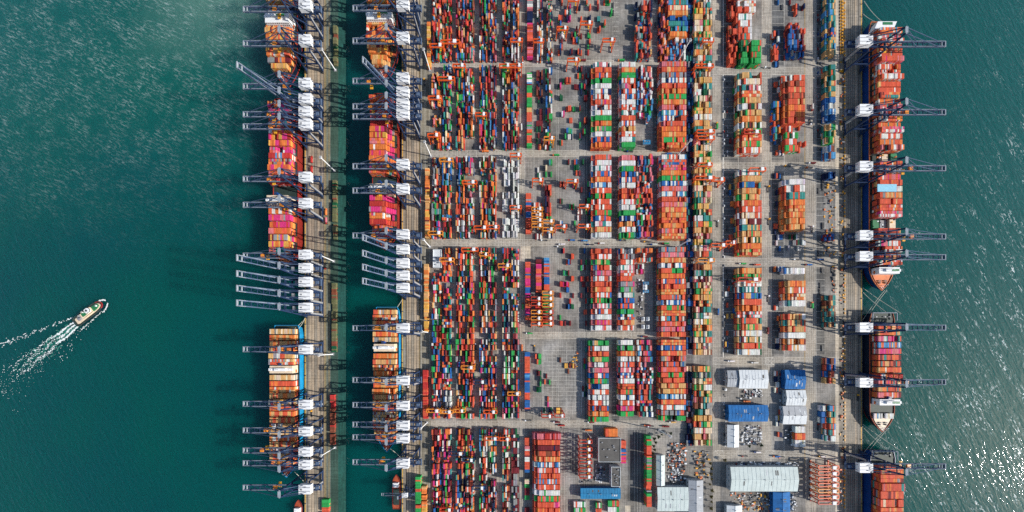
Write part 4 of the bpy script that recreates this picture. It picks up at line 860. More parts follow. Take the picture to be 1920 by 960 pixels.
    if not raised:
        b = MB()
        for px_, py_ in ((4.6, -2), (4.6, 2), (9.4, -2), (9.4, 2)): b.beam((hx + px_, py_, ZG + .2), (hx + 5.5 + (px_ - 7) * .4, py_, 34), .2)
        b.build('hoist_rope', 'dgrey', t); b = MB(); b.box(hx + 4.2, hx + 9.2, -4.6, 4.6, 33, 34); b.build('spreader', 'yellow', t)
    return t

def place_cranes2(mk, specs, pxr, rz, where, group):
    used = set(); protos = {}
    for i, (py, raised, scale) in enumerate(specs):
        if raised not in protos: protos[raised] = mk(raised); o = protos[raised]
        else: o = copy_tree(protos[raised])
        Y = P(0, py, 50)[1]; o.location = (pxr - 960, Y, .16); o.rotation_euler = (0, 0, rz)
        if scale != 1: o.scale = (scale,) * 3
        st = 'boom raised' if raised else 'boom lowered'
        dx_ = R.uniform(0, 42) if not raised else R.uniform(-4, 3)
        for c_ in list(o.children) if i else []:
            if c_.name.split('.')[0] in ('trolley', 'operator_cab', 'hoist_rope', 'spreader'): c_.location.x += dx_
        tag(o, 'navy crane with white house, %s, %s from the top %s' % (st, ordn(i + 1), where), 'crane', group)
# prototypes are copied before anything is moved, so cache their children first
_mk = {}
outer = [(-22, 0, 1), (12, 0, 1), (77, 0, 1), (158, 0, 1), (187, 1, 1), (211, 0, 1), (234, 0, 1), (333, 0, 1), (382, 0, 1), (478, 0, 1), (503, 1, 1), (529, 1, 1), (553, 1, 1), (577, 1, 1), (655, 0, 1), (758, 0, 1), (808, 0, 1), (846, 0, 1), (870, 0, 1), (916, 0, 1)]
canal = [(-20, 0, 1), (10, 0, 1), (72, 0, 1), (148, 0, 1), (174, 1, 1), (196, 0, 1), (215, 0, 1), (309, 0, 1), (355, 0, 1), (440, 0, 1), (468, 1, 1), (494, 1, 1), (517, 1, 1), (540, 1, 1), (615, 0, 1), (713, 0, 1), (760, 0, 1), (797, 0, 1), (821, 0, 1), (868, 0, 1)]
longq = [(78, 0, 1), (207, 0, 1), (313, 0, 1), (442, 0, 1), (481, 0, 1), (614, 0, 1), (717, 0, 1), (876, 0, 1)]
place_cranes2(lambda r: sts_proto(30, 79, r, house_x=(-24, -4)), outer, 592, math.pi, 'of the outer quay row', 'quay cranes on the outer quay')
place_cranes2(lambda r: sts_proto(26, 74, r, apex_dx=10, house_x=(-8, 12), back=-27), canal, 775, math.pi, 'of the canal quay row', 'quay cranes on the canal quay')
place_cranes2(lambda r: sts_proto(29, 98, r, apex_dx=3, house_x=(-41, -19), back=-56), longq, 1595, 0.0, 'along the sparkling-sea quay', 'quay cranes on the long quay')
small = sts_proto(26, 74, False, apex_dx=10, house_x=(-5, 14), back=-27)
small.location = (P(770, 928)[0], P(770, 928, 25)[1], .16); small.rotation_euler = (0, 0, math.pi); small.scale = (.5,) * 3
tag(small, 'half-size grey crane with a small white house above a red coaster', 'crane', 'quay cranes on the canal quay')

# ------------------------------------------------------------------ yard gantries
def rtg_proto(m, span=22.0, zt=19.0):
    t = empty('gantry_crane'); h = span / 2
    for sx in (-1, 1):
        for sy in (-1, 1):
            b = MB(); b.beam((sx * h, sy * 4.2, 2.2), (sx * h, sy * 2.6, zt - .8), 1.15, 1.15); b.build('leg', m, t)
            b = MB(); b.box(sx * h - .5, sx * h + .5, sy * 4.2 - 1.6, sy * 4.2 + 1.6, .05, 1.5); b.build('wheel', 'rubber', t)
        b = MB(); b.box(sx * h - .6, sx * h + .6, -6.4, 6.4, 1.5, 2.6); b.build('sill_beam', m, t)
        b = MB(); b.beam((sx * h, -3.3, 11), (sx * h, 3.3, 11), .7); b.build('leg_tie', m, t)
    for sy in (-1, 1):
        b = MB(); b.box(-h - 1.2, h + 1.2, sy * 2.9 - .75, sy * 2.9 + .75, zt - .7, zt + 1.2); b.build('girder', m, t)
    for sx in (-1, 1): b = MB(); b.box(sx * (h + 1.2) - .5, sx * (h + 1.2) + .5, -2.1, 2.1, zt - .5, zt + 1.0); b.build('end_tie', m, t)
    b = MB(); b.box(h * .35, h * .35 + 4.2, -2.9, 2.9, zt + 1.22, zt + 2.9); b.build('trolley', 'white', t)
    b = MB(); b.box(h * .35 - 3, h * .35 - .2, -1.4, 1.4, zt - 3.4, zt - .9); b.build('operator_cab', 'white', t)
    b = MB(); b.box(h * .35 + .4, h * .35 + 3.2, -4.6, 4.6, zt - 6, zt - 5.3); b.build('spreader', 'yellow', t)
    b = MB()
    for q in (-2, 2): b.beam((h * .35 + 1.8, q, zt), (h * .35 + 1.8, q, zt - 5.3), .18)
    b.build('hoist_rope', 'dgrey', t)
    b = MB(); b.box(-h - 1.9, -h - .65, -2.4, 2.4, 2.7, 5.2); b.build('engine_box', 'grey', t)
    return t
RT = {'orange': None, 'orange2': None, 'redgantry': None, 'navy': None}
COLX = [(850, 'first'), (893, 'second'), (935, 'third'), (983, 'fourth'), (1041, 'fifth'), (1094, 'sixth'), (1150, 'seventh'), (1226, 'eighth'), (1292, 'ninth'), (1352, 'tenth'), (1436, 'eleventh'), (1512, 'twelfth'), (9999, 'thirteenth')]
def colname(x): return next(n for lim, n in COLX if x < lim)
def rowname(x, y):
    rr = (119, 288, 455, 795) if x < 983 else (119, 288, 455, 629, 795) if x < 1300 else (133, 312, 492, 677, 852)
    return ('top', 'second', 'third', 'fourth', 'fifth', 'bottom')[sum(y > r for r in rr)]
cnt = {}
rtgs = []
for x0, x1, y, m in ((1066, 1085, 0, 'orange'), (1045, 1064, 54, 'orange'), (1089, 1110, 44, 'orange'), (1131, 1152, 76, 'orange'), (1001, 1019, 77, 'orange'), (958, 979, 76, 'orange'), (807, 831, 86, 'orange'), (828, 860, 79, 'orange'), (850, 872, 124, 'orange'), (1065, 1085, 113, 'orange'), (937, 957, 124, 'orange'), (959, 978, 124, 'orange'), (822, 851, 148, 'orange'), (804, 827, 184, 'orange'),
    (892, 912, 215, 'orange'), (803, 824, 254, 'orange'), (1021, 1039, 260, 'orange2'), (957, 977, 291, 'orange'), (825, 848, 300, 'orange2'), (999, 1018, 338, 'orange'), (1063, 1083, 340, 'orange'), (868, 893, 342, 'orange'), (1087, 1105, 387, 'orange'), (957, 977, 389, 'orange'),
    (998, 1017, 392, 'orange2'), (998, 1017, 403, 'orange2'), (998, 1017, 413, 'orange2'), (998, 1017, 423, 'orange2'), (1019, 1038, 415, 'orange2'), (1019, 1038, 430, 'orange2'), (1043, 1062, 425, 'orange'), (1085, 1106, 424, 'orange'), (804, 829, 437, 'orange2'), (890, 914, 427, 'orange'), (913, 935, 426, 'orange'), (867, 895, 468, 'orange'), (900, 915, 477, 'orange2'), (826, 850, 487, 'orange2'), (935, 957, 498, 'orange2'),
    (997, 1015, 560, 'redgantry'), (997, 1015, 570, 'redgantry'), (997, 1015, 585, 'orange2'), (997, 1015, 597, 'orange2'), (997, 1015, 607, 'orange'), (1018, 1037, 549, 'orange2'), (1018, 1037, 560, 'orange2'), (1018, 1037, 572, 'orange2'), (1018, 1037, 585, 'redgantry'), (1018, 1037, 597, 'redgantry'), (1018, 1037, 607, 'orange'),
    (866, 889, 689, 'orange2'), (889, 910, 716, 'navy'), (953, 975, 738, 'orange2'), (1017, 1035, 780, 'redgantry'), (1041, 1058, 779, 'redgantry'), (801, 825, 770, 'orange2'), (852, 871, 770, 'orange2'), (908, 931, 772, 'orange'), (826, 848, 772, 'orange2'),
    (1088, 1109, 828, 'redgantry'), (1088, 1109, 842, 'redgantry'), (1088, 1109, 854, 'redgantry'), (1088, 1109, 866, 'redgantry'), (1088, 1109, 880, 'redgantry'), (1088, 1109, 893, 'redgantry'), (843, 870, 850, 'navy'), (868, 889, 862, 'navy'), (910, 934, 822, 'orange'), (938, 956, 823, 'orange'), (887, 909, 914, 'navy'), (826, 848, 955, 'redgantry'),
    (1318, 1337, 76, 'orange'), (1305, 1336, 124, 'orange'), (1308, 1338, 247, 'orange'), (1310, 1338, 259, 'orange'), (1309, 1334, 309, 'orange'), (1305, 1338, 334, 'orange'), (1335, 1357, 337, 'orange'), (1407, 1434, 318, 'orange'), (1335, 1361, 460, 'orange'), (1362, 1378, 455, 'orange'), (1310, 1338, 488, 'orange2'), (1396, 1424, 248, 'redgantry'), (1386, 1424, 524, 'redgantry'),
    (1536, 1570, 876, 'orange'), (1536, 1570, 887, 'orange'), (1536, 1570, 898, 'orange'), (1536, 1570, 909, 'orange'), (1536, 1570, 920, 'orange2'), (1536, 1570, 931, 'orange'), (1536, 1570, 942, 'redgantry')):
    key = (colname((x0 + x1) / 2), rowname((x0 + x1) / 2, y)); cnt.setdefault(key, []).append(y); rtgs.append((x0, x1, y, m, key))
for v in cnt.values(): v.sort()
for x0, x1, y, m, key in rtgs:
    if RT[m] is None: RT[m] = rtg_proto(m); o = RT[m]; kids(o)
    else: o = copy_tree(RT[m])
    zt = 19.0; X, Y = P((x0 + x1) / 2, y, zt); o.location = (X, Y, .16); o.scale = ((x1 - x0) * (H - zt) / H / 22.0, 1, 1)
    L = cnt[key]; i = L.index(y); L[i] = -y - 1; cn = {'orange': 'orange', 'orange2': 'amber', 'redgantry': 'brick red', 'navy': 'navy'}[m]
    tag(o, '%s yard gantry in %s stack column from canal, %s row, %s down' % (cn, key[0], key[1], ordn(i + 1)), 'gantry crane', 'yard gantry cranes')

# ------------------------------------------------------------------ light masts
mast = None
def make_mast():
    t = empty('light_mast'); b = MB(); b.cyl((0, 0), 1.0, .75, 0, 44, 10); b.build('pole', 'white', t)
    b = MB(); b.cyl((0, 0), 1.6, 1.6, 44.05, 45.2, 10); b.build('lamp_ring', 'grey', t)
    for k in range(6):
        a = k * math.pi / 3; b = MB(); b.box(2.05 * math.cos(a) - .5, 2.05 * math.cos(a) + .5, 2.05 * math.sin(a) - .5, 2.05 * math.sin(a) + .5, 43, 44); b.build('floodlight', 'white', t)
    b = MB(); b.box(-2.4, 2.4, -2.4, 2.4, 0, .9); b.build('plinth', 'grey', t); return t
for x, y, lab in ((806, 132, 'white light mast at canal-side end of the topmost cross road'), (808, 293, 'white light mast at canal-side end of the second cross road'), (806, 463, 'white light mast at canal-side end of the third cross road'), (801, 792, 'white light mast at canal-side end of the lowest canal cross road'), (803, 623, 'white light mast beside the amber lane, midway down the canal quay'),
                  (629, 132, 'pale light mast on mossy quay edge, uppermost'), (627, 320, 'pale light mast on mossy quay edge, second down'), (626, 490, 'pale light mast on mossy quay edge, level with raised booms'), (624, 664, 'pale light mast on mossy quay edge, fourth down'), (628, 839, 'pale light mast on mossy quay edge, lowest'),
                  (1270, 116, 'white light mast at foot of the topmost wide block'), (1271, 290, 'white light mast between the second and third wide blocks'), (1268, 464, 'white light mast between the third and fourth wide blocks'), (1236, 806, 'white light mast above the green hedge'), (1101, 812, 'white light mast above the brick red gantries')):
    if mast is None: mast = make_mast(); o = mast
    else: o = copy_tree(mast)
    X, Y = P(x, y); o.location = (X, Y, .1); tag(o, lab, 'light mast', 'light masts'); 
    if x == 1101: o.scale = (.5, .5, .6)

# ------------------------------------------------------------------ buildings
def building(name, label, x0, x1, y0, y1, z, roof_m, wall_m='wall', ridge='x', rise=2.6, ribs=8, cat='warehouse', flat=False, skylights=0, split=None):
    X0, Y1 = P(x0, y0, z); X1, Y0 = P(x1, y1, z); cx, cy = (X0 + X1) / 2, (Y0 + Y1) / 2; a, c = (X1 - X0) / 2, (Y1 - Y0) / 2
    t = empty(name, (cx, cy, 0)); tag(t, label, cat, 'buildings in the terminal')
    b = MB(); b.box(-a + .3, a - .3, -c + .3, c - .3, 0, z - .05); b.build('wall', wall_m, t)
    for k in range(max(2, int(a * 2 / 12))):
        xx = -a + (k + .5) * 2 * a / max(2, int(a * 2 / 12)); b = MB(); b.box(xx - 2, xx + 2, -c + .15, -c + .27, .05, 4.2); b.build('door', 'grey', t)
    for k in range(max(2, int(c * 2 / 9))):
        yy = -c + (k + .5) * 2 * c / max(2, int(c * 2 / 9))
        for s in (-1, 1): b = MB(); b.box(s * (a - .22) - .08, s * (a - .22) + .08, yy - 1.6, yy + 1.6, z * .55, z * .55 + 1.3); b.build('window', 'glass', t)
    if flat:
        b = MB(); b.box(-a, a, -c, c, z, z + .3); r = b.build('roof', roof_m, t)
        b = MB()
        b.box(-a, a, c - .7, c, z + .3, z + 1.2); b.box(-a, a, -c, -c + .7, z + .3, z + 1.2); b.box(-a, -a + .7, -c + .7, c - .7, z + .3, z + 1.2); b.box(a - .7, a, -c + .7, c - .7, z + .3, z + 1.2); b.build('parapet', 'white_roof', t)
        for k in range(7):
            xx, yy = R.uniform(-a * .7, a * .7), R.uniform(-c * .7, c * .7); b = MB(); b.box(xx - 1.3, xx + 1.3, yy - 1, yy + 1, z + .32, z + 1.7); b.build('roof_unit', 'grey', r)
        return t
    e = .5
    for s in (-1, 1):
        b = MB()
        if ridge == 'x': q = [(-a - e, s * c + s * e, z), (a + e, s * c + s * e, z), (a + e, 0, z + rise), (-a - e, 0, z + rise)]
        else: q = [(s * a + s * e, -c - e, z), (s * a + s * e, c + e, z), (0, c + e, z + rise), (0, -c - e, z + rise)]
        if (ridge == 'x' and s > 0) or (ridge == 'y' and s < 0): q = q[::-1]
        q2 = [(x, y, zz - .25) for x, y, zz in q]; b.quad(q); b.quad(q2[::-1])
        for k in range(4): b.quad([q[k], q2[k], q2[(k + 1) % 4], q[(k + 1) % 4]])
        r = b.build('roof', roof_m if not (split and s == -1) else split, t)
        for k in range(1, ribs):
            f = k / ribs; b = MB()
            if ridge == 'x': xx = -a + 2 * a * f; b.beam((xx, s * c, z + .12), (xx, s * .3, z + rise + .08), .3, .18)
            else: yy = -c + 2 * c * f; b.beam((s * a, yy, z + .12), (s * .3, yy, z + rise + .08), .3, .18)
            b.build('roof_seam', roof_m if not (split and s == -1) else split, r)
        for k in range(3 if a * c > 150 else 1):
            f = R.uniform(-.85, .85); wd = R.uniform(1.2, 3.0); b = MB(); pm_ = R.choice(['grey_roof', 'white_roof', 'dark_roof'] if roof_m != 'dark_roof' else ['grey_roof'])
            u0, u1 = (.75, .35) if R.random() < .5 else (.5, .12)
            if ridge == 'x': b.beam((a * f, s * c * u0, z + rise * (1 - u0) + .1), (a * f, s * c * u1, z + rise * (1 - u1) + .1), wd, .1)
            else: b.beam((s * a * u0, c * f, z + rise * (1 - u0) + .1), (s * a * u1, c * f, z + rise * (1 - u1) + .1), wd, .1)
            if k == 0 or R.random() < .6: b.build('roof_patch', pm_, r)
        for k in range(skylights):
            f = (k + .5) / skylights; b = MB()
            if ridge == 'x': xx = -a + 2 * a * f; b.beam((xx, s * c * .75, z + rise * .25 + .15), (xx, s * c * .25, z + rise * .75 + .15), 1.3, .12)
            else: yy = -c + 2 * c * f; b.beam((s * a * .75, yy, z + rise * .25 + .15), (s * a * .25, yy, z + rise * .75 + .15), 1.3, .12)
            b.build('skylight', 'grey_roof', r)
        # gable triangles
    b = MB()
    if ridge == 'x':
        for s in (-1, 1): b.quad([(s * (a - .3), -c + .3, z - .1), (s * (a - .3), c - .3, z - .1), (s * (a - .3), 0, z + rise - .3)][::s])
        b2 = MB(); b2.beam((-a - e, 0, z + rise + .05), (a + e, 0, z + rise + .05), .8, .3)
    else:
        for s in (-1, 1): b.quad([(-a + .3, s * (c - .3), z - .1), (a - .3, s * (c - .3), z - .1), (0, s * (c - .3), z + rise - .3)][::-s])
        b2 = MB(); b2.beam((0, -c - e, z + rise + .05), (0, c + e, z + rise + .05), .8, .3)
    b.build('gable', wall_m, t); b2.build('ridge_cap', roof_m, t)
    for k in range(3):
        f = -.6 + .6 * k; b = MB(); p = (a * f, 0) if ridge == 'x' else (0, c * f); b.cyl(p, .7, .7, z + rise + .2, z + rise + 1.4, 8); b.build('ridge_vent', 'grey', t)
    return t
building('warehouse', 'white roofed shed beside a narrow grey one, above the wide blue shed', 1386, 1439, 694, 728, 10, 'white_roof', ridge='x', ribs=9)
building('warehouse', 'narrow grey roofed annex beside the upper white shed', 1364, 1383, 695, 725, 8, 'grey_roof', ridge='x', ribs=4)
building('warehouse', 'wide bright blue roofed shed below the upper white shed', 1366, 1439, 760, 790, 10, 'blue_roof', 'wall_blue', 'x', ribs=12)
building('warehouse', 'squarish blue roofed shed at head of a row of three', 1472, 1509, 694, 729, 10, 'blue_roof', 'wall_blue', 'x', ribs=7)
building('warehouse', 'pale grey roofed shed in the middle of a row of three', 1474, 1510, 732, 760, 9, 'white_roof', ridge='x', ribs=7)
building('warehouse', 'shed with dark panelled upper slope and white lower slope', 1468, 1511, 762, 795, 9, 'grey_roof', ridge='x', ribs=4, split='white_roof')
building('shed', 'small long white roofed shed below the wide blue shed', 1364, 1385, 797, 838, 7, 'white_roof', ridge='y', ribs=6, cat='shed')
building('warehouse', 'largest warehouse, long pale roof beside the road junction', 1370, 1495, 876, 921, 13, 'mint_roof', ridge='x', ribs=16, rise=3.2)
building('warehouse', 'upright bright blue roofed shed at the bottom edge', 1450, 1481, 923, 985, 10, 'blue_roof', 'wall_blue', 'y', ribs=9)
building('shed', 'small white roofed shed at the bottom edge', 1363, 1391, 948, 985, 8, 'white_roof', ridge='y', ribs=5, cat='shed')
building('office_building', 'dark flat roofed building below the orange boxes', 1122, 1164, 821, 866, 13, 'dark_roof', flat=True, cat='building')
building('office_building', 'small flat roofed office with pale parapet and roof machinery', 1146, 1163, 875, 912, 14, 'dark_roof', flat=True, cat='building')
building('warehouse', 'long sky blue roofed shed near the bottom edge', 1089, 1163, 916, 935, 9, 'cyan_roof', 'wall_blue', 'x', ribs=14, rise=1.6)
building('shed', 'narrow pale green roofed shed beside the green hedge', 1231, 1246, 854, 910, 9, 'mint_roof', ridge='y', ribs=8, cat='shed')
building('warehouse', 'square pale roofed warehouse at the bottom edge', 1233, 1290, 914, 958, 12, 'mint_roof', ridge='x', ribs=8, rise=2.0)
building('warehouse', 'taller grey roofed hall adjoining the square pale warehouse', 1291.5, 1318, 901, 985, 11, 'grey_roof', ridge='y', ribs=9, rise=2.0)
building('substation', 'long white substation hut in a lot between stacks, upper', 1206, 1213, 530, 548, 5, 'white_roof', ridge='y', ribs=4, rise=.8, cat='hut')
building('substation', 'white pumphouse at the head of the first canal lane', 812, 828, 468, 502, 7, 'white_roof', flat=True, cat='hut')
for k, (x, y, lab) in enumerate(((1211, 531, 'upper small sky blue roof in the fenced lot'), (1211, 546, 'lower small sky blue roof in the fenced lot'), (1211, 265, 'small sky blue roof beside the second eighth-column stack'))):
    building('hut', lab + ' between stacks', x - 5, x + 5 if k < 2 else x + 8, y - 2.2, y + 2.2 if k < 2 else y + 5, 5.5, 'cyan_roof', ridge='x', ribs=3, rise=.6, cat='hut')
for k, (x, y) in enumerate(((1206, 598), (1215, 598), (1206, 613), (1215, 613))):
    building('hut', 'small white square hut, %s of the four above the cross road' % ('upper inner', 'upper outer', 'lower inner', 'lower outer')[k], x - 2.6, x + 2.6, y - 3, y + 3, 4, 'white_roof', flat=False, ridge='y', ribs=2, rise=.5, cat='hut')

# ------------------------------------------------------------------ trees
def make_tree(leaf, seed, r=3.2):
    rr = random.Random(seed); t = empty('tree'); b = MB(); b.beam((0, 0, 0), (.2, .1, 3.2), .6, .6, 0, .6)
    for k in range(5): a = k * 1.26; b.beam((.2, .1, 2.6), (1.7 * math.cos(a), 1.7 * math.sin(a), 4.6), .28, .28, 0, .5)
    b.build('trunk', 'trunk', t); b = MB()
    for k in range(330):
        a, e = rr.uniform(0, 6.28), rr.uniform(-.5, 1.4); q = r * rr.uniform(.45, 1.05) * (.75 + .3 * math.sin(3 * a + seed))
        c = Vector((q * math.cos(a) * math.cos(e), q * math.sin(a) * math.cos(e), 5 + q * .8 * math.sin(e)))
        u = Vector((rr.gauss(0, 1), rr.gauss(0, 1), rr.gauss(0, 1))).normalized(); v = u.cross(Vector((rr.gauss(0, 1), rr.gauss(0, 1), rr.gauss(0, 1)))).normalized(); s = rr.uniform(.35, .7)
        b.quad([c - u * s, c + v * s * .7, c + u * s, c - v * s * .7])
    b.build('crown', leaf, t); return t
TP = [(make_tree('leaf', 1), 'green'), (make_tree('leaf', 5, 2.6), 'small green'), (make_tree('leaf_y', 9, 3.0), 'yellowing')]
first = [True] * 3
spots = [(1226, 822, 0), (1229, 829, 0), (1225, 836, 1), (1227, 843, 0), (1224, 850, 1), (1234, 818, 0), (1241, 815, 1), (1249, 813, 0), (1257, 812, 1), (1222, 858, 0),
         (1331, 868, 2), (1333, 878, 2), (1332, 888, 2), (1334, 898, 2), (1331, 908, 2), (1334, 919, 2), (1332, 930, 2), (1334, 941, 2), (1332, 952, 2), (1318, 868, 2), (1310, 873, 2), (1426, 834, 0), (1404, 836, 1), (1358, 862, 2)]
nt_ = {0: 0, 1: 0, 2: 0}
for x, y, k in spots:
    p, nm = TP[k]; o = p if first[k] else copy_tree(p)
    if first[k]: first[k] = False
    X, Y = P(x, y, 4); o.location = (X, Y, .05); o.rotation_euler = (0, 0, R.uniform(0, 6)); s = R.uniform(.8, 1.3); o.scale = (s, s, s); nt_[k] += 1
    wh = 'in the hedge by the pale green shed' if x < 1260 else 'lining the avenue beside the grey hall' if x < 1340 else 'beside the warehouse yards'
    tag(o, '%s tree %s, %s of its kind' % (nm, wh, ordn(nt_[k])), 'tree', 'trees near the warehouses')

# ------------------------------------------------------------------ vehicles
def truck_proto(cm):
    t = empty('truck')
    b = MB(); b.box(-1.2, 1.2, 3.6, 6.0, .7, 3.3); c = b.build('cab', cm, t)
    b = MB(); b.box(-1.05, 1.05, 5.95, 6.06, 2.0, 3.0); b.build('windscreen', 'glass', c)
    b = MB(); b.box(-.9, .9, -6.6, 3.4, .9, 1.3); b.build('trailer_bed', 'dgrey', t)
    for yy in (4.8, 2.4, -4.2, -5.6):
        for s in (-1, 1): b = MB(); b.box(s * 1.0 - .22, s * 1.0 + .22, yy - .5, yy + .5, .02, 1.0); b.build('wheel', 'rubber', t)
    return t
def car_proto(cm):
    t = empty('car'); b = MB(); b.box(-.95, .95, -2.2, 2.2, .4, 1.1); b.build('body', cm, t)
    b = MB(); b.prism([(-.8, -1.5), (.8, -1.5), (.8, .9), (-.8, .9)], 1.12, 1.6); b.build('cabin', 'glass', t); b = MB(); b.box(-.75, .75, -1.2, .6, 1.62, 1.68); b.build('roof', cm, t)
    for yy in (-1.35, 1.35):
        for s in (-1, 1): b = MB(); b.box(s * .85 - .12, s * .85 + .12, yy - .33, yy + .33, .02, .68); b.build('wheel', 'rubber', t)
    return t
TR = {}; CARN = {'white': 'white', 'deck_orange': 'orange', 'hull_blue': 'blue', 'yellow': 'yellow', 'boot': 'red'}
tc = {}
def truck(x, y, ang, cm, load=None):
    if cm not in TR: TR[cm] = truck_proto(cm); o = TR[cm]
    else: o = copy_tree(TR[cm])
    X, Y = P(x, y); a = math.radians(ang); o.location = (X, Y, .14); o.rotation_euler = (0, 0, a)
    key = (colname(x) if x > 790 else 'quay', rowname(x, y)); tc[key] = tc.get(key, 0) + 1
    wh = 'by %s stack column, %s row' % key if x > 790 else 'on the quay apron, %s row' % key[1]
    tag(o, '%s truck%s, %s, %s there' % (CARN[cm], ' hauling a %s container' % load if load else ' with an empty trailer', wh, ordn(tc[key])) if tc[key] > 1 else '%s truck%s %s' % (CARN[cm], ' hauling a %s container' % load if load else ' with an empty trailer', wh), 'truck', 'trucks in the terminal')
    if load and ang % 180 == 0: cont(X, Y - 1.7 * math.cos(a), 1.5, 1.2, 4.6, load, 1.3)
    elif load: cont(X + 1.7 * math.sin(a), Y, 1.5, 4.6, 1.2, load, 1.3)
for x, y, a, cm, ld in ((910, 285, 90, 'deck_orange', 'orange'), (1020, 451, 90, 'white', None), (1050, 463, 90, 'white', None), (1095, 452, 90, 'hull_blue', 'sky blue'), (1212, 454, 90, 'yellow', None), (990, 788, 90, 'white', None), (1052, 797, 90, 'boot', 'red'), (1103, 806, 90, 'deck_orange', 'orange'), (1247, 799, 90, 'boot', 'maroon'), (1369, 677, 90, 'white', 'white'),
                        (613, 398, 0, 'deck_orange', 'orange'), (613, 415, 180, 'boot', 'pink'), (788, 375, 0, 'boot', 'red'), (796, 155, 0, 'yellow', None), (1002, 653, 0, 'yellow', None), (979, 652, 0, 'deck_orange', 'orange'), (1398, 752, 90, 'deck_orange', 'orange'), (1392, 747, 90, 'white', None), (1440, 355, 0, 'yellow', None), (1475, 312, 90, 'yellow', None),
                        (1560, 505, 0, 'yellow', None), (1551, 470, 0, 'yellow', None), (1607, 745, 0, 'yellow', None), (1315, 852, 90, 'deck_orange', None), (1522, 430, 0, 'white', None), (1445, 220, 0, 'yellow', None), (1441, 416, 0, 'yellow', None), (586, 300, 0, 'boot', 'red'), (586, 318, 0, 'boot', 'red'), (585, 775, 0, 'yellow', None), (766, 730, 0, 'white', None), (1533, 800, 0, 'boot', None), (1180, 285, 90, 'hull_blue', None), (1440, 560, 0, 'white', None), (1518, 230, 180, 'white', None), (1345, 420, 0, 'white', None), (1345, 585, 180, 'hull_blue', 'blue'), (1438, 620, 180, 'boot', 'maroon'), (978, 240, 0, 'white', 'white'), (979, 400, 180, 'hull_blue', None), (892, 650, 0, 'white', None), (894, 350, 0, 'boot', 'orange-red')):
    truck(x, y, a, cm, ld)
for k in range(46):
    if R.random() < .45: y_ = R.choice(MID_ROADS) + R.choice((-4, 2, 4)); x_ = R.uniform(990, 1290); a_ = 90
    elif R.random() < .5: y_ = R.choice(R_ROADS) + R.choice((-5, 3, 5)); x_ = R.uniform(1360, 1550); a_ = 90
    else: x_ = R.choice((980, 1343, 1439, 1521, 1432, 1514, 1098, 1155, 1231, 611, 614)); y_ = R.uniform(10, 660); a_ = R.choice((0, 180))
    truck(x_, y_, a_, R.choice(list(CARN)), R.choice((None, 'orange-red', 'white', 'blue', 'maroon', 'green', 'tan', None)))
CR = {}; carrow = {}
def car(x, y, a, cm, wh):
    if cm not in CR: CR[cm] = car_proto(cm); o = CR[cm]
    else: o = copy_tree(CR[cm])
    X, Y = P(x, y); o.location = (X, Y, .12); o.rotation_euler = (0, 0, math.radians(a)); k = (cm, wh); carrow[k] = carrow.get(k, 0) + 1
    nm = {'white': 'white', 'grey': 'silver', 'dgrey': 'black', 'boot': 'red', 'hull_blue': 'blue'}[cm]
    tag(o, '%s car parked %s, %s %s one from top' % (nm, wh, ordn(carrow[k]), nm), 'car', 'parked cars')
RC = random.Random(11)
def cars(x0, x1, y0, y1, dx, dy, ang, wh, p=.75):
    y = y0
    while y <= y1:
        x = x0
        while x <= x1:
            if RC.random() < p: car(x + RC.uniform(-.2, .2), y + RC.uniform(-.2, .2), ang, RC.choice(['white', 'white', 'grey', 'dgrey', 'grey', 'boot', 'hull_blue']), wh)
            x += dx
        y += dy
cars(1400, 1424, 802, 830, 8, 3.2, 90, 'in the yard below the blue shed')
cars(1120, 1132, 880, 898, 6, 3.2, 90, 'beside the small flat-roofed office')
cars(1260, 1272, 862, 900, 6, 3.4, 90, 'in the lot by the green shed', .8)
cars(1380, 1480, 870, 870, 7, 9, 0, 'along the largest warehouse', .6)
cars(1395, 1428, 734, 742, 5, 5, 0, 'behind the upper white shed', .7)
cars(1357.5, 1363, 150, 295, 5.5, 7.5, 0, 'in the bays beside the eleventh column', .35); cars(1357.5, 1363, 330, 660, 5.5, 8, 0, 'in the lower bays beside the eleventh column', .3); cars(1533, 1540, 20, 300, 5, 9, 0, 'in the bays near the long quay', .3)
cars(1462, 1464, 695, 790, 6, 7, 0, 'along the row of three sheds', .8)
# yard machinery standing by the long quay
def box_things(name, label, cat, group, m, pts, sz, part=None, pm=None):
    b = MB(); b.box(-sz[0] / 2, sz[0] / 2, -sz[1] / 2, sz[1] / 2, 0, sz[2]); me = b.mesh(name, m); i = 0
    for x, y in pts:
        X, Y = P(x, y); o = link(name, me, None, (X, Y, .1)); tag(o, label, cat, group)
box_things('barrier_block', 'yellow barrier block in the long row beside the crane lane', 'barrier', 'yellow barrier blocks in a row', 'yellow', [(1583.2, y) for y in range(6, 958, 7) if R.random() < .9], (1.3, 3.6, 1.1))
b = MB(); b.cyl((0, 0), .8, .6, 0, 1.3, 8); b.cyl((0, 0), 1.0, 1.0, 1.3, 1.6, 8); me = b.mesh('bollard', 'dgrey')
for x, wh in ((573.2, 'outer quay edge'), (755.6, 'canal quay edge'), (1615.6, 'sparkling-sea quay edge')):
    for y in range(8, 958, 24):
        X, Y = P(x, y); tag(link('bollard', me, None, (X, Y, .1)), 'dark mooring bollard standing on the %s' % wh, 'bollard', 'bollards on the ' + wh)
b = MB(); b.box(-.7, .7, -1.6, 1.6, -3.4, -.4); me = b.mesh('fender', 'rubber')
for x, wh in ((570.2, 'outer quay wall'), (752.2, 'canal quay wall'), (1617.8, 'sparkling-sea quay wall')):
    for y in range(4, 958, 12):
        X, Y = P(x, y); tag(link('fender', me, None, (X, Y, 0)), 'black rubber fender hanging on the %s' % wh, 'fender', 'fenders on the ' + wh)
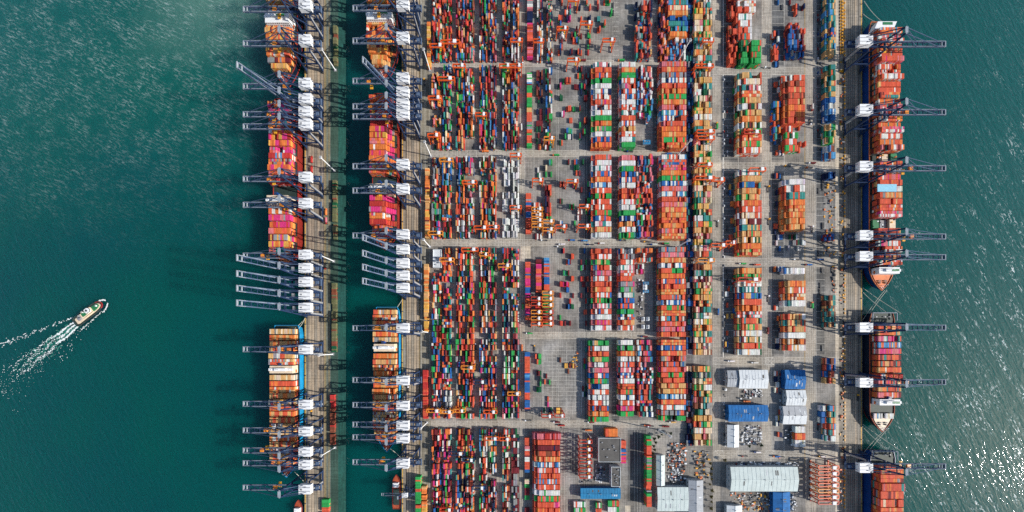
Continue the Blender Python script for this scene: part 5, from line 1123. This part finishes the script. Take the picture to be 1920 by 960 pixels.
# spreaders stored in a yellow row near the top of the long quay
b = MB(); b.box(-3, 3, -.5, .5, .6, 1.3); b.box(-3, -2.2, -2.6, 2.6, .6, 1.2); b.box(2.2, 3, -2.6, 2.6, .6, 1.2); b.box(-1, 1, -1.2, 1.2, 1.3, 2.2); me = b.mesh('spreader', 'yellow')
for k, y in enumerate(range(4, 106, 6)):
    X, Y = P(1577.5, y); tag(link('spreader', me, None, (X, Y, .1)), 'yellow container spreader in storage row, %s from the top' % ordn(k + 1), 'spreader', 'stored container spreaders')
# trailers with no tractor standing in the painted bays
b = MB(); b.box(-1.15, 1.15, -5.5, 5.5, .9, 1.35); b.box(-1.1, 1.1, -4.8, -2.2, .1, .9); b.box(-.3, .3, 3, 3.4, .05, .9); me = b.mesh('trailer', 'dgrey')
tcount = {}
for k in range(70):
    x, y = R.choice([(1358, 0), (1364, 0), (1376, 0), (1452, 0), (1466, 0), (1534, 0), (1542, 0), (1150, 0), (1228, 0), (1538, 0)])[0] + R.uniform(-1, 1), R.uniform(-5, 660)
    if any(abs(y - q) < 14 for q in R_ROADS + MID_ROADS): continue
    X, Y = P(x, y); kk = (colname(x), rowname(x, y)); tcount[kk] = tcount.get(kk, 0) + 1; tag(link('trailer', me, None, (X, Y, .1)), 'empty dark flatbed trailer by the %s stack column, %s row, %s there' % (*kk, ordn(tcount[kk])), 'trailer', 'parked trailers')
# stored gear and debris in the workshop yards: too jumbled to count
sc = MB(); RS = random.Random(5)
def junk(x0, x1, y0, y1, n, mi):
    for k in range(n):
        X, Y = P(RS.uniform(x0, x1), RS.uniform(y0, y1)); a, c, h = RS.uniform(.3, 1.4), RS.uniform(.4, 2.6), RS.uniform(.4, 2.4)
        if RS.random() < .5: a, c = c, a
        sc.box(X - a, X + a, Y - c, Y + c, .1, h, RS.choice(mi))
GR = (0, 1, 2); junk(1392, 1430, 731, 746, 60, GR); junk(1390, 1428, 798, 834, 90, GR); junk(1252, 1286, 830, 905, 220, (1, 1, 2, 0, 3)); junk(1370, 1446, 924, 958, 150, (0, 2, 3, 4, 1)); junk(1484, 1492, 925, 958, 30, GR)
junk(1116, 1130, 870, 905, 40, GR); junk(1088, 1110, 895, 905, 16, (1, 2)); junk(1196, 1206, 520, 612, 40, GR); junk(1300, 1330, 845, 900, 70, (3, 4, 2, 1)); junk(1376, 1496, 866, 873, 60, (0, 0, 1, 2)); junk(1471, 1488, 800, 836, 30, GR)
junk(1544, 1566, 340, 480, 70, (1, 3, 4, 2)); junk(1560, 1566, 500, 550, 20, (1, 1, 3)); junk(1574, 1581, 110, 950, 150, (1, 2, 4, 3)); junk(1070, 1084, 660, 690, 16, (3, 4, 1)); junk(1356, 1362, 690, 840, 30, (0, 0, 1))
struct(sc.build('scattered_yard_gear', ['white', 'dgrey', 'grey', 'deck_orange', 'yellow']), 'stuff')

# ------------------------------------------------------------------ containers: the 300 that show largest as things, the rest as one
A = np.array([c[:7] for c in CT], dtype=np.float64); N = len(A)
zt = A[:, 2] + 2 * A[:, 5]; k = H / (H - zt); sx = NAD[0] + A[:, 0] * k; sy = NAD[1] - A[:, 1] * k
inview = (sx > 4) & (sx < 1916) & (sy > 4) & (sy < 956)
area = A[:, 3] * A[:, 4] * k * k * 4
cand = np.array([c[7] is not None for c in CT]) & inview
order = [i for i in np.argsort(-area) if cand[i]][:300]; single = set(order)
rng = np.random.default_rng(2)
def tint(n): return np.clip(1 + rng.normal(0, .10, (n, 1)) + rng.normal(0, .035, (n, 3)), .6, 1.35)
SG = np.array([(x, y, z) for z in (0, 1) for y in (-1, 1) for x in (-1, 1)], dtype=np.float64)
FQ = np.array([(4, 5, 7, 6), (0, 1, 5, 4), (2, 6, 7, 3), (0, 4, 6, 2), (1, 3, 7, 5)])
rest = np.array([i for i in range(N) if i not in single]); B = A[rest]; n = len(B)
V = np.empty((n, 8, 3)); V[:, :, 0] = B[:, 0:1] + SG[None, :, 0] * B[:, 3:4]; V[:, :, 1] = B[:, 1:2] + SG[None, :, 1] * B[:, 4:5]; V[:, :, 2] = B[:, 2:3] + SG[None, :, 2] * 2 * B[:, 5:6]
F = (np.arange(n)[:, None, None] * 8 + FQ[None]).reshape(-1)
me = bpy.data.meshes.new('shipping_containers'); me.vertices.add(n * 8); me.vertices.foreach_set('co', V.reshape(-1).astype(np.float32))
me.loops.add(len(F)); me.loops.foreach_set('vertex_index', F.astype(np.int32)); me.polygons.add(n * 5)
me.polygons.foreach_set('loop_start', np.arange(0, n * 20, 4, dtype=np.int32)); me.update(calc_edges=True); me.shade_flat()
at = me.attributes.new('paint', 'FLOAT_COLOR', 'POINT'); cc = np.ones((n, 8, 4)); cc[:, :, :3] = (PALC[B[:, 6].astype(int)] * tint(n))[:, None, :]
at.data.foreach_set('color', cc.reshape(-1).astype(np.float32)); me.materials.append(M['paint'])
struct(link('shipping_containers', me), 'stuff')
cache = {}
for i in order:
    c = CT[i]; key = (round(c[3], 2), round(c[4], 1), round(c[5], 2), c[6])
    if key not in cache:
        hx, hy, hz = key[:3]; b = MB()
        b.v = [(sx_ * hx, sy_ * hy, z * 2 * hz) for z in (0, 1) for sy_ in (-1, 1) for sx_ in (-1, 1)]
        b.f = [tuple(int(q) for q in f) for f in FQ[1:]]; b.m = [0] * 4
        ix, iy = hx - .14, hy - .2; z1 = 2 * hz; j = 8
        b.v += [(-ix, -iy, z1), (ix, -iy, z1), (-ix, iy, z1), (ix, iy, z1), (-ix, -iy, z1 - .1), (ix, -iy, z1 - .1), (-ix, iy, z1 - .1), (ix, iy, z1 - .1)]
        b.f += [(4, 5, 9, 8), (5, 7, 11, 9), (7, 6, 10, 11), (6, 4, 8, 10), (8, 9, 13, 12), (9, 11, 15, 13), (11, 10, 14, 15), (10, 8, 12, 14), (12, 13, 15, 14)]; b.m += [0] * 9
        m2 = b.mesh('shipping_container', 'paint'); q = m2.attributes.new('paint', 'FLOAT_COLOR', 'POINT'); cl = np.ones((16, 4)); cl[:, :3] = PALC[c[6]] * tint(1); q.data.foreach_set('color', cl.reshape(-1).astype(np.float32)); cache[key] = m2
    o = link('shipping_container', cache[key], None, (c[0], c[1], c[2])); ph, bi, qi = c[7]
    tag(o, '%s container topping %s, %s bay down, %s from quay' % (PALI[c[6]], ph[0], ordn(bi), ordn(qi)), 'container', 'shipping containers stacked on the ships')
print('containers', N, 'single', len(order))
